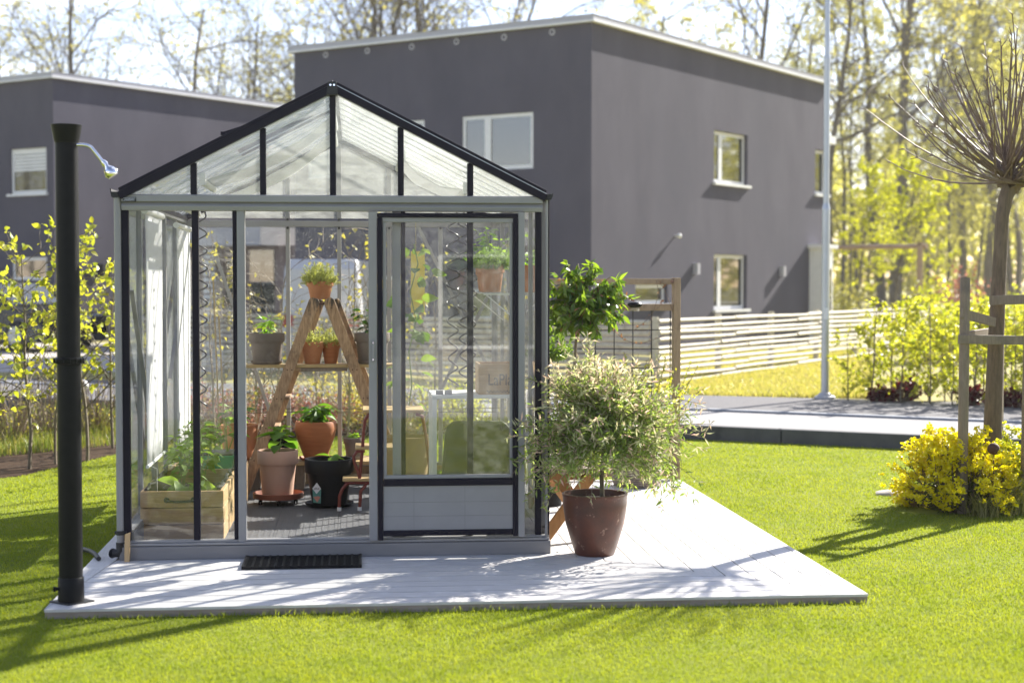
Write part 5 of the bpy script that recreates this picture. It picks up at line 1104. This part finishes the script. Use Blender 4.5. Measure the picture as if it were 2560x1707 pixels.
# ================================================================== TREES
def treeproto(seed, h, r0, cfg, lm, nl, ll, lw, nm, lab, cat, d0=(0, 0, 1), bark='bark_dark', grav=-.1, minlv=0, sides=5, nmp='crown', big=False, droop=.1):
    g = np.random.default_rng(seed); tb = []; tw = []
    branch(g, (0, 0, -.1), d0, h, r0, 0, cfg, tb, tw)
    t = thing(nm, lab, cat, (0, 0, 0)); tubes_mesh(tb, sides).build('trunk', bark, parent=t, smooth=True)
    if nl:
        P = []; Dd = []
        for q in tw: p, d, _ = along(g, q, max(1, int(g.poisson(nl))), .1, .85, grav); P.append(p); Dd.append(d)
        P = np.concatenate(P); Dd = np.concatenate(Dd); leaves(nmp, P, Dd, ll*g.uniform(.6, 1.3, len(P)), lw*g.uniform(.7, 1.2, len(P)), lm, t, g, .2, droop, big=big)
    return t
def bcfg(nb=(10, 6, 5), t0=.3, ang=(48, 50, 50), ratio=(.42, .5, .5), wob=(.05, .14, .18, .2), gr=(.02, .04, .02, 0), n=(12, 7, 5, 4), rr=.42):
    c = [dict(n=n[i], wob=wob[i], grav=gr[i], nb=nb[i], t0=t0 if i == 0 else .2, ang=R(ang[i]), ratio=ratio[i], rr=rr if i == 0 else .55, minr=3, tip=.25) for i in range(3)]
    return c+[dict(n=n[3], wob=wob[3], grav=gr[3], tip=.5)]
GF = 'trees of the wood behind the houses'
bare = [treeproto(100+i, h, r0, bcfg(nb, t0, ang), 'leaf_birch_grey', nl, .16, .12, 'bare_tree', 'almost leafless dark tree in the wood behind the houses', 'tree', sides=4) for i, (h, r0, nb, t0, ang, nl) in enumerate(((13, .2, (12, 8, 7), .32, (42, 48, 50), .03), (12, .17, (10, 8, 7), .38, (55, 50, 50), .08), (14, .16, (13, 7, 6), .25, (38, 45, 50), .22)))]
birch = [treeproto(200+i, h, r0*.72, bcfg(nb, t0, ang, (.30, .5, .55), gr=(.01, .03, -.08, -.16)), 'leaf_birch', nl, .105, .08, 'birch_tree', 'slender birch in yellow green spring leaf in the wood behind the fence', 'tree', sides=4) for i, (h, r0, nb, t0, ang, nl) in enumerate(((15, .15, (18, 7, 5), .16, (50, 50, 50), 13), (13, .13, (16, 7, 5), .12, (58, 50, 50), 13), (16, .17, (17, 7, 5), .22, (45, 50, 50), 11)))]
bright = treeproto(300, 4.4, .06, bcfg((18, 7, 4), .08, (38, 45, 50), (.42, .5, .5)), 'leaf_bright', 8, .085, .07, 'yellow_shrub_tree', 'bright yellow green young tree standing behind the swing frame', 'tree')
rt_ = np.random.default_rng(77)
def put(proto, u, D, s=1, lab=None, z=0, group=GF, first=[]):
    p = D_(u, 708, D); rz = rt_.uniform(0, 6.28)
    if proto.name not in first:
        first.append(proto.name); proto.location = (p.x, p.y, z); proto.rotation_euler = (0, 0, rz); proto.scale = (s, s, s)
        if lab: proto['label'] = lab
        if group: proto['group'] = group
        return proto
    return dup(proto, (p.x, p.y, z), rz, s, lab or proto['label'], group)
# left: behind the left house
lB = 'dark spring tree with few leaves rising behind the left house roof'
for u, D, k, s in ((-40, 60, 0, .80), (105, 62, 1, .86), (225, 58, 0, .96), (330, 63, 2, .80), (425, 55, 1, .93), (500, 66, 1, .98), (580, 70, 0, .84), (640, 60, 2, .86), (700, 66, 1, 1.02), (755, 72, 2, 1.05)): put(bare[k], u, D, s, lB)
lC = 'dark spring tree with few leaves rising behind the large house roof'
for u, D, k, s in ((850, 64, 2, 1.1), (935, 66, 0, 1.15), (1010, 62, 2, 1.2), (1110, 66, 0, 1.2), (1180, 62, 2, 1.2), (1250, 70, 1, 1.0), (1330, 80, 1, .95), (1590, 70, 1, 1.1), (1850, 62, 0, 1.15), (1960, 72, 1, 1.05), (2060, 58, 1, 1.2), (1440, 85, 1, .95)): put(bare[k], u, D, s, lC)
for u, D, k, s in ((1690, 72, 1, 1.02), (1760, 80, 0, .92), (1560, 85, 1, .9), (2020, 74, 2, .85), (760, 82, 1, .88), (640, 84, 1, .78)): put(birch[k], u, D, s, 'slender birch in thin yellow leaf rising behind the house roofs')
# right: the wood
lR = 'slender birch in yellow green spring leaf in the wood behind the fence'
DK = 1.45
for u, D, k, s in ((2105, 50, 0, .72), (2150, 56, 1, .78), (2120, 66, 1, .9), (2190, 70, 2, .5), (2270, 72, 0, .42), (2320, 62, 1, .46), (2370, 56, 0, .74), (2400, 70, 2, .85), (2440, 60, 1, .88), (2480, 66, 0, .95), (2530, 58, 2, .95), (2560, 66, 1, 1.0), (2610, 56, 0, .95), (2660, 62, 2, 1.0), (2340, 80, 1, .58), (2420, 84, 2, .95), (2510, 84, 0, 1.05), (2590, 80, 1, 1.05), (2170, 84, 0, .75), (2240, 86, 1, .5), (2300, 90, 1, .5)): put(birch[k], u, D*DK, s*DK, lR)
big_ = treeproto(410, 17, .27, bcfg((13, 7, 5), .34, (50, 50, 50), (.36, .5, .5)), 'leaf_birch_grey', .4, .15, .1, 'twin_trunk_tree', 'tall bare dark twin trunk tree standing in front of the yellow wood', 'tree', sides=6)
put(big_, 2238, 78, 1.33, group=None)
b2 = treeproto(412, 15, .2, bcfg((11, 7, 5), .36, (50, 50, 50), (.36, .5, .5)), 'leaf_birch_grey', .4, .15, .1, 'bare_tree', 'tall bare dark tree close to the left of the twin trunk', 'tree', sides=6); put(b2, 2206, 79, 1.3, group=None)
for u, D, s in ((2330, 74, .8), (2405, 70, .85), (2470, 64, .9), (2500, 74, .85), (2545, 70, .9)): put(bare[0 if u % 2 else 1], u, D*1.4, s*1.4, 'bare dark trunk among the yellow birches right of the lamp post')
put(bright, 2235, 52, 1.15, group=None)
dup(bright, D_(2150, 708, 47)*1, 1.2, .72, 'smaller yellow green young tree left of the swing frame post'); bpy.context.scene.objects[-1] if False else None
for X_, Y_, k, s in ((62, 38, 0, 1.0), (70, 46, 1, 1.1), (66, 54, 2, 1.0), (76, 60, 0, 1.1), (72, 68, 1, 1.1), (84, 52, 2, 1.15), (88, 40, 1, 1.1), (80, 34, 0, 1.1), (66, 64, 1, 1.0), (90, 62, 0, 1.2), (74, 40, 2, 1.1), (96, 48, 1, 1.2), (64, 72, 2, 1.1), (70, 78, 0, 1.15), (60, 66, 1, 1.1), (58, 74, 0, 1.1), (78, 76, 1, 1.2), (66, 84, 2, 1.2), (76, 88, 0, 1.2), (56, 82, 1, 1.1)):
    dup(birch[k], (X_, Y_, 0), X_*1.7, s, 'birch of the wood beyond the right picture edge, mirrored in the house windows', 'birches beyond the right picture edge')
for X_, Y_, k, s in ((-58, 36, 0, .9), (-62, 40, 1, .95), (-66, 44, 2, .9), (-60, 43, 1, .9), (-64, 37, 2, .95), (-56, 40, 1, .85), (-70, 41, 0, .9), (-61, 47, 1, .9)):
    dup(bare[k] if k == 0 else birch[k], (X_, Y_, 0), Y_*1.3, s, 'low tree beyond the left picture edge, mirrored in the house windows', 'trees beyond the left picture edge')
# a far wooded mass closing the view
g = np.random.default_rng(500); n = 26000; uu = g.uniform(1500, 3300, n); Dm = g.uniform(135, 165, n); cl = np.floor(uu/45); hh = 11+4.0*np.sin(cl*12.9898)*np.cos(cl*4.1); zz_ = g.uniform(0, 1, n)**.8*hh
P = np.stack([D_(a, 708, b) for a, b in zip(uu, Dm)]); P[:, 2] = zz_
k2 = 14000; az_ = g.uniform(R(48), R(84), k2); d_ = g.uniform(84, 112, k2); P = np.concatenate([P, np.stack([8+d_*np.sin(az_), 36+d_*np.cos(az_), g.uniform(0, 1, k2)**.8*13], 1)]); n += k2
k3 = 12000; az_ = g.uniform(R(-58), R(-10), k3); d_ = g.uniform(88, 125, k3); P = np.concatenate([P, np.stack([d_*np.sin(az_), d_*np.cos(az_), g.uniform(0, 1, k3)**.8*(5.5+1.5*np.sin(az_*37))], 1)]); n += k3
tag(leaves('far_woodland', P, g.normal(0, 1, (n, 3)), .65, .55, 'leaf_birch', None, g), 'far yellow green woodland closing the view behind the fence and houses', 'woodland', kind='stuff')
# ---- hedge plants along the pavement --------------------------------
hcfg = [dict(n=8, wob=.05, grav=.05, nb=16, t0=.05, ang=R(52), ratio=.26, rr=.5, tip=.4, taper=.3), dict(n=4, wob=.18, grav=.06, nb=3, t0=.3, ang=R(50), ratio=.6, rr=.6), dict(n=3, wob=.2, grav=0)]
hp_ = [treeproto(600+i, 1.25, .013, hcfg, 'leaf_hedge', 9, .056, .043, 'hedge_plant', 'young leafy hedge whip in the row along the pavement', 'hedge plant', bark='young_bark', sides=4, nmp='foliage') for i in range(3)]
GH = 'young hedge plants in the row along the pavement'; g = np.random.default_rng(9)
h0, h1 = G(2105, 1004, .1), G(2560, 1022, .1); hd_ = (h1-h0); Lh = hd_.length; hd_.normalize(); hn = Vector((-hd_.y, hd_.x, 0)); hn = hn if hn.y > 0 else -hn
used = set()
for row in range(3):
    for i in range(17):
        a = -.05+i*.34+g.uniform(-.1, .1)+row*.17; p = h0+hd_*a+hn*(.15+row*.55); k = (i+row) % 3; s = g.uniform(.72, 1.02)*(1 if i else .85)
        lab = ('young leafy hedge whip in the front row beside the pavement' if row == 0 else 'young leafy hedge whip in the rows behind the front row')
        if k not in used: used.add(k); o = hp_[k]; o.location = p; o.scale = (s,)*3; o['label'] = lab; o['group'] = GH
        else: dup(hp_[k], p, g.uniform(0, 6.28), s, lab, GH)
def mound(name, label, cat, loc, r, h, n, lm, ll, lw, seed, group=None, stems=40, sm='stem_twig', nm='foliage'):
    g = np.random.default_rng(seed); t = thing(name, label, cat, loc, group); tb = []; P = []; Dd = []
    for i in range(stems):
        a = g.uniform(0, 6.28); th = g.uniform(0, 1.15); rr = r*.3*g.uniform(0, 1); L_ = 1/math.sqrt((math.sin(th)/r)**2+(math.cos(th)/h)**2)*g.uniform(.75, 1.05)
        pts = shoot(g, (loc[0]+rr*math.cos(a), loc[1]+rr*math.sin(a), loc[2]), (math.sin(th)*math.cos(a), math.sin(th)*math.sin(a), math.cos(th)), L_, 5, .12, .02); tb.append((pts, list(np.linspace(.005, .002, 6))))
        p, d, _ = along(g, pts, n//stems, .3, .8, .2); P.append(p+g.normal(0, .02*r/.3, p.shape)); Dd.append(d)
    tubes_mesh(tb, 4).build('stems', sm, parent=t); P = np.concatenate(P)
    leaves(nm, P, np.concatenate(Dd), ll*g.uniform(.6, 1.2, len(P)), lw*g.uniform(.7, 1.1, len(P)), lm, t, g); return t
for i, (u, v, r) in enumerate(((2195, 1003, .16), (2255, 1002, .26), (2420, 1012, .22), (2500, 1016, .18), (2555, 1020, .2))):
    p = G(u, v, .1); mound('purple_heuchera', ['smallest dark purple leafy plant at the foot of the hedge', 'largest dark purple leafy plant at the foot of the hedge', 'dark purple leafy plant at the hedge foot behind the round tree stake', 'dark purple leafy plant at the hedge foot right of the tree trunk', 'dark purple leafy plant at the hedge foot at the right picture edge'][i], 'plant', p-Vector((0, .1, 0)), r, r*1.1, 260, 'leaf_purple', .07, .06, 700+i)
# shrubs of the verge beyond the fence and behind hedge
for i, (u, v, r, h, lm) in enumerate(((2330, 905, .9, 1.5, 'leaf_hedge'), (2440, 895, .8, 1.3, 'leaf_hedge'), (2540, 900, .9, 1.4, 'leaf_hedge'), (2400, 860, .7, 2.0, 'leaf_red'), (2110, 830, .9, 1.6, 'leaf_birch'))):
    p = G(u, v, .08); mound('garden_shrub', ['broad yellow green shrub behind the hedge row, leftmost', 'yellow green shrub behind the hedge row by the round tree stake', 'yellow green shrub behind the hedge row at the right edge', 'reddish young shrub beyond the fence near the swing frame', 'soft olive shrub beside the porch behind the fence'][i], 'shrub', p, r, h, 1500, lm, .10, .075, 720+i, stems=60)
# ---- young trees on the left ----------------------------------------
ycfg = [dict(n=9, wob=.05, grav=.04, nb=15, t0=.27, ang=R(55), ratio=.40, rr=.45, tip=.3, taper=.55), dict(n=5, wob=.14, grav=.05, nb=5, t0=.2, ang=R(42), ratio=.55, rr=.6), dict(n=4, wob=.16, grav=-.02)]
yp = [treeproto(800+i, 1.75, .017, ycfg, 'leaf_beech', 4.6, .056, .042, 'young_tree', 'young beech', 'tree', bark='young_bark', sides=5, nmp='crown', big=True, droop=.35) for i in range(3)]
spots = ((72, 1172, 0, 1.10, 'young beech tree just left of the shower column'), (140, 1160, 1, .9, 'young beech tree hidden mostly by the shower column'), (218, 1152, 1, 1.12, 'young beech tree between the shower column and the greenhouse'), (283, 1120, 2, 1.0, 'young beech tree close beside the greenhouse corner post'), (-40, 1190, 2, 1.05, 'young beech tree at the left picture edge'))
for i, (u, v, k, s, lab) in enumerate(spots):
    p = G(u, v, -.041)
    if i in (0, 1, 3): o = yp[k]; o.location = p; o.scale = (s,)*3; o['label'] = lab
    else: o = dup(yp[k], p, 1.7+i, s, lab)
    o['group'] = 'young beeches in the soil bed'
tcfg = [dict(n=9, wob=.07, grav=.03, nb=12, t0=.12, ang=R(40), ratio=.5, rr=.5, tip=.3, taper=.5), dict(n=5, wob=.16, grav=.03, nb=5, t0=.2, ang=R(42), ratio=.55, rr=.6), dict(n=4, wob=.18, grav=0)]
tp_ = [treeproto(820+i, 1.6, .014, tcfg, 'leaf_beech_thin', .95, .05, .04, 'young_tree', 'thin', 'tree', bark='stem_twig', sides=4, nmp='crown') for i in range(2)]
for i, (u, Y, s, lab) in enumerate(((640, 15.2, 1.0, 'thinly leaved young tree seen through the back glass left of the ladder'), (700, 15.9, 1.15, 'thinly leaved young tree seen through the back glass just left of the ladder top'), (870, 15.4, 1.2, 'thinly leaved young tree seen through the back glass right of the ladder top'), (930, 16.2, 1.15, 'thinly leaved young tree seen behind the grey door stile'), (540, 15.0, 1.05, 'thinly leaved young tree seen behind the left fixed panes'), (500, 16.4, .95, 'thinly leaved young tree farther behind the left fixed panes'), (1080, 16.0, 1.0, 'thinly leaved young tree seen through the sliding door glass'), (790, 16.6, .8, 'low thinly leaved young tree straight behind the ladder'))):
    p = W(u, 1000, Y); p.z = -.041
    if i < 2: o = tp_[i]; o.location = p; o.scale = (s,)*3; o['label'] = lab
    else: o = dup(tp_[i % 2], p, i*1.3, s, lab)
    o['group'] = 'thin young trees behind the greenhouse'
for i, (u, Y, r, h, lm, lab) in enumerate(((640, 16.6, .5, .55, 'leaf_red', 'russet twiggy shrub behind the left back glass'), (730, 16.9, .45, .5, 'leaf_red', 'russet twiggy shrub behind the glass left of the ladder foot'), (810, 16.7, .5, .45, 'leaf_red', 'russet twiggy shrub straight behind the ladder'), (900, 17.0, .55, .6, 'leaf_yellow_twig', 'dry yellow twiggy shrub behind the right ladder leg'), (980, 16.8, .45, .5, 'leaf_straw', 'straw coloured twiggy shrub behind the door stile'), (560, 16.8, .5, .5, 'leaf_straw', 'straw coloured twiggy shrub behind the left fixed pane'), (840, 17.5, .6, .7, 'leaf_yellow_twig', 'yellow twiggy shrub farther back behind the ladder'), (680, 17.7, .6, .6, 'leaf_straw', 'straw coloured shrub farther back left of the ladder'), (1080, 17.2, .5, .55, 'leaf_hedge', 'yellow green shrub seen low through the sliding door'), (1180, 16.7, .5, .6, 'leaf_hedge', 'yellow green shrub seen low at the right of the sliding door'), (470, 17.0, .5, .6, 'leaf_red', 'russet shrub behind the white roller blinds'))):
    p = W(u, 1000, Y); p.z = -.041; mound('twiggy_shrub', lab, 'shrub', p, r, h, 1100, lm, .04, .026, 850+i, stems=80)
for i, (u, v, r, h, lab) in enumerate(((30, 1110, .45, .75, 'bare twiggy shrub left of the shower column'), (120, 1090, .5, .8, 'bare twiggy shrub behind the shower column'), (240, 1080, .45, .7, 'bare twiggy shrub right of the shower column'))):
    p = G(u, v, -.041); mound('twiggy_shrub', lab, 'shrub', p, r, h, 260, 'leaf_beech_thin', .03, .022, 870+i, stems=90)
# ---- euphorbia, tree guard, rust ball, stone ------------------------
base = G(2482, 1272, -.06); TY = base.y
tr = thing('pollard_tree', 'pollarded tree with a fan of bare upright shoots beside the yellow shrub', 'tree', base)
tp = [W(u, v, TY) for u, v in ((2480, 1290), (2482, 1200), (2481, 1095), (2490, 850), (2497, 700), (2506, 540), (2514, 495), (2530, 455))]; tp[0].z = -.1
MB().tube(tp, [.085, .072, .066, .056, .050, .047, .050, .056], 14).build('trunk', 'bark', parent=tr, smooth=True)
g = np.random.default_rng(31); tb = []; hdp = np.array(tp[-1]); nubs = []
for i in range(9):
    a = g.uniform(0, 6.28); e = hdp+np.array((.10*math.cos(a), .10*math.sin(a), g.uniform(-.02, .09))); tb.append(([hdp-np.array((0, 0, .05)), (hdp+e)/2, e], [.05, .042, .032])); nubs.append(e)
for i in range(92):
    a = g.uniform(0, 2*math.pi); th = R(g.uniform(4, 90)) if i % 3 else R(g.uniform(50, 98)); L_ = g.uniform(.74, 1.2)
    s0 = nubs[i % 9]; d = np.array((math.sin(th)*math.cos(a), math.sin(th)*math.sin(a), math.cos(th)))
    pts = shoot(g, s0, d, L_, 8, .032, .085 if th > .5 else .02); tb.append((pts, list(np.linspace(.0088, .0034, 9))))
    for j in range(3):                                   # forked winter buds
        k = 8 if j == 0 else int(g.integers(4, 8)); ax = nrm(np.array(pts[k])-np.array(pts[k-1]))
        for sgn in (1, -1):
            o = nrm(np.cross(ax, g.normal(0, 1, 3))); tb.append(([pts[k], np.array(pts[k])+(ax*.75+o*.6*sgn)*g.uniform(.03, .07)], [.0042, .0022]))
tubes_mesh(tb, 5).build('branches', 'bark_brown', parent=tr, smooth=True)
GS = 'round stakes of the tree guard'
tg_ = thing('tree_guard', 'weathered grey wooden stakes and cross bars bracing the pollarded tree', 'tree guard', base+Vector((-.2, -.1, 0)))
YS = TY-.28; a = W(2413, 694, YS); b = W(2405, 1275, YS); b.z = -.1
MB().tube([b, a], [.036, .034], 12).build('stake', 'grey_wood', parent=tg_, smooth=True, bevel=.004)
a2 = W(2574, 700, YS+.05); b2_ = W(2562, 1290, YS+.05); b2_.z = -.1; MB().tube([b2_, a2], [.036, .034], 12).build('stake', 'grey_wood', parent=tg_, smooth=True)
a3 = W(2500, 720, TY+.42); b3 = a3.copy(); b3.z = -.1; MB().tube([b3, a3], [.036, .034], 12).build('stake', 'grey_wood', parent=tg_, smooth=True)
MB().bar(W(2404, 783, YS-.03), W(2487, 806, TY-.07), .02, .066).build('cross_bar', 'grey_wood', parent=tg_, bevel=.003)
MB().bar(W(2396, 848, YS-.05), W(2580, 851, YS+.0), .022, .062).build('cross_bar', 'grey_wood', parent=tg_, bevel=.003)
MB().bar(W(2474, 751, TY-.09), W(2580, 748, YS-.02), .02, .066).build('cross_bar', 'grey_wood', parent=tg_, bevel=.003)
MB().bar(W(2420, 838, YS+.04), W(2490, 828, TY+.4), .02, .06).build('cross_bar', 'grey_wood', parent=tg_, bevel=.003)
def euph(name, label, loc, r, h, seed, stems=150, fm='leaf_euphorbia'):
    g = np.random.default_rng(seed); t = thing(name, label, 'shrub', loc); tb = []; P = []; Dd = []; P2 = []; D2 = []
    for i in range(stems):
        a = g.uniform(0, 6.28); th = g.uniform(0, 1.28); rr = r*.35*g.uniform(0, 1); L_ = 1/math.sqrt((math.sin(th)/r)**2+(math.cos(th)/h)**2)*g.uniform(.7, 1.03)
        pts = shoot(g, (loc[0]+rr*math.cos(a), loc[1]+rr*math.sin(a), loc[2]), (math.sin(th)*math.cos(a), math.sin(th)*math.sin(a), math.cos(th)), L_, 5, .1, .03); tb.append((pts, .003))
        p, d, _ = along(g, pts, 20, .25, .8, .1); P2.append(p); D2.append(d)
        e = np.array(pts[-1])
        for j in range(8): c = e+g.normal(0, .034, 3); k = 11; P.append(np.repeat(c[None], k, 0)+g.normal(0, .008, (k, 3))); dd = g.normal(0, 1, (k, 3)); dd[:, 2] = dd[:, 2]*.4+.35; Dd.append(dd)
    tubes_mesh(tb, 4).build('stems', 'bark_brown', parent=t)
    P = np.concatenate(P); leaves('flowers', P, np.concatenate(Dd), .024, .021, fm, t, g); P2 = np.concatenate(P2); leaves('foliage', P2, np.concatenate(D2), .045, .011, 'leaf_euph_low', t, g)
euph('euphorbia', 'large mounded shrub of bright yellow flowers left of the pollarded tree', W(2390, 1285, TY-.15)*1, .38, .56, 41, 150)
euph('euphorbia', 'smaller bright yellow flowering shrub at the foot of the trunk and picture edge', W(2540, 1265, TY+.05)*1, .28, .54, 42, 90, 'leaf_euph_green')
for o in [x for x in col.objects if x.name.startswith('euphorbia')]: pass
p = W(2484, 1122, TY-.42); rb = thing('garden_ornament', 'rusty pierced metal ball on a thin rod in the yellow shrub', 'ornament', (p.x, p.y, -.06))
MB().ball((p.x, p.y, p.z), .042, 14).build('ball', 'rust_iron', parent=rb, smooth=True); MB().tube([(p.x, p.y, -.06), (p.x, p.y, p.z-.035)], .004, 6).build('rod', 'rust_iron', parent=rb)
p = G(2235, 1240, -.06); ml = MB().ball((p.x, p.y, -.05), .16, 10, (1.0, .8, .25)); ml.v = [(x+.02*math.sin(y*40+z*30), y, z) for x, y, z in ml.v]
tag(ml.build('flat_stone', 'stone', origin=(p.x, p.y, -.06), smooth=True), 'flat pale stone on the lawn at the edge of the yellow shrub', 'stone')
def blades(name, P, h, wd, bend, lm, g, parent=None):
    n = len(P); a = g.uniform(0, 2*math.pi, n); S = np.stack([np.cos(a), np.sin(a), np.zeros(n)], 1); b = g.uniform(0, 2*math.pi, n); Bd = np.stack([np.cos(b), np.sin(b), np.zeros(n)], 1)*(bend*g.uniform(.2, 1, n))[:, None]
    h = np.broadcast_to(h, (n,))[:, None]; wd = np.broadcast_to(wd, (n,))[:, None]; Z = np.array((0, 0, 1.))
    mid = P+Z*h*.55+Bd*h*.3; tipp = P+Z*h*(1-.25*np.linalg.norm(Bd, axis=1, keepdims=True))+Bd*h
    V = np.stack([P-S*wd/2, P+S*wd/2, mid+S*wd*.4, mid-S*wd*.4, tipp], 1).reshape(-1, 3); i = np.arange(n)[:, None]*5
    fa = np.concatenate([i+np.array([[0, 1, 2]]), i+np.array([[0, 2, 3]]), i+np.array([[3, 2, 4]])])
    return link(name, V, fa, lm, parent, (0, 0, 0))
for i, (u, v, n, L_, lm, lab) in enumerate(((2530, 1288, 420, .30, 'blade_strap', 'clump of striped strappy grass at the right foot of the yellow shrub'), (2460, 1296, 200, .2, 'blade_strap', 'small clump of strappy grass below the rusty ball'), (2290, 1268, 260, .17, 'blade_dry', 'dry straw clump at the left foot of the yellow shrub'))):
    p = G(u, v, -.06); g = np.random.default_rng(60+i); t = thing('strappy_grass', lab, 'plant', p); P = np.array(p)+g.normal(0, .05, (n, 3))*np.array((1, 1, 0)); blades('foliage', P, L_*g.uniform(.5, 1.15, n), .008, 1.1, lm, g, t)
# ---- lawn and meadow grass ------------------------------------------
g = np.random.default_rng(3); n = 900000
Y = 5.6*np.exp(g.uniform(0, 1, n)*math.log(17.5/5.6)); tx = g.uniform(-.36, .62, n); X = tx*Y
ok = Y < edgeY(X)-.02
ok &= ~((X > DX0-.012) & (X < DX1+.012) & (Y > DY0-.012) & (Y < DY1+.02))
fr_ = [tuple(v[:2]) for v in q_] if False else None
bp_ = [G(*p, -.041) for p in ((-300, 1260), (-60, 1202), (60, 1188), (150, 1166), (240, 1146), (330, 1126), (620, 1096), (960, 1088), (1300, 1080))]
ok &= ~((Y > np.interp(X, [v.x for v in bp_], [v.y for v in bp_])) & (X < bp_[-1].x))
ok &= ~(((X-4.30)**2/.30+(Y-10.75)**2/.05) < 1)
X = X[ok]; Y = Y[ok]; keep = g.uniform(0, 1, len(X)) < np.clip((Y/8.)**.3, 0, 1); X = X[keep]; Y = Y[keep]
X = X[:420000]; Y = Y[:420000]; n = len(X); P = np.stack([X, Y, np.full(n, -.047)], 1)
pt = .5+.5*np.sin(X*2.1+np.sin(Y*1.7)*1.3)*np.sin(Y*2.7+np.cos(X*1.3)); hh = g.uniform(.011, .022, n)*(.8+.35*pt)
near = (np.abs(Y-DY0) < .05) & (X > DX0-.05) & (X < DX1+.05); hh = np.where(near, hh*g.uniform(1.0, 2.3, n), hh)
tag(blades('lawn_grass', P, hh, .0036*(Y/7)**.8, .95, 'blade_lawn', g), 'short mown sunlit green grass covering the lawn', 'grass', kind='stuff')
n = 8000; u_ = g.uniform(-160, 330, n); v_ = g.uniform(1046, 1136, n)-(u_-60)*.10; P = np.stack([np.array(G(a, b, -.041)) for a, b in zip(u_, v_)])
cl = np.sin(P[:, 0]*3)*np.cos(P[:, 1]*2.3); tag(blades('meadow_grass', P, g.uniform(.08, .24, n)*(.75+.5*cl), .007, .5, 'blade_meadow', g), 'tall tufted green grass growing in the left soil bed', 'grass', kind='stuff')
n = 60000; P = np.stack([np.array(G(a, b, .078)) for a, b in zip(g.uniform(1640, 2180, n), g.uniform(880, 996, n))]); ok = P[:, 1] > paveY(P[:, 0])+.05; P = P[ok]; n = len(P)
tag(blades('verge_tufts', P, g.uniform(.04, .11, n), .014, .7, 'blade_verge', g), 'rough yellowish grass on the bank between pavement and fence', 'grass', kind='stuff')

# ---- what lies behind the viewer and shows in the door glass ---------
struct(MB().add([(-60, -26, -.04), (60, -26, -.04), (60, -.8, -.04), (-60, -.8, -.04)], [(0, 1, 2, 3)]), 'terrace', 'road_grey')
hC = thing('house', 'dark grey house behind the viewer, mirrored faintly in the sliding door glass', 'house', (0, -17, -.04)); fC = Face(Vector((12, -17, 0)), Vector((-1, 0, 0)), Vector((0, 1, 0)))
hl = [(4, 5.6, .9, 2.1), (8, 10.2, .1, 2.2), (14, 15.6, .9, 2.1), (19, 20.5, .9, 2.1)]; m = MB(); fC.wall(m, 25, -.03, 4.3, hl); m.box(-13, -24, -.03, 12, -17.2, 4.3); m.build('wall', 'render_wall', parent=hC)
MB().box(-13.2, -24.2, 4.301, 12.2, -16.8, 4.45).build('roof', 'fascia', parent=hC)
for q in hl: fC.window(hC, q, None, .05, False)
# ---- thin spring haze in the air ------------------------------------
m_, t_, o_ = newmat('haze_air'); v_ = N(t_, 'ShaderNodeVolumePrincipled'); v_.inputs['Color'].default_value = (.93, .93, .9, 1); v_.inputs['Density'].default_value = .00038; v_.inputs['Anisotropy'].default_value = .35
t_.links.new(v_.outputs[0], o_.inputs['Volume'])
tag(MB().box(-260, -40, -1.1, 260, 260, 30).build('haze', 'haze_air'), 'thin pale haze in the air over the whole scene', 'haze', kind='stuff')
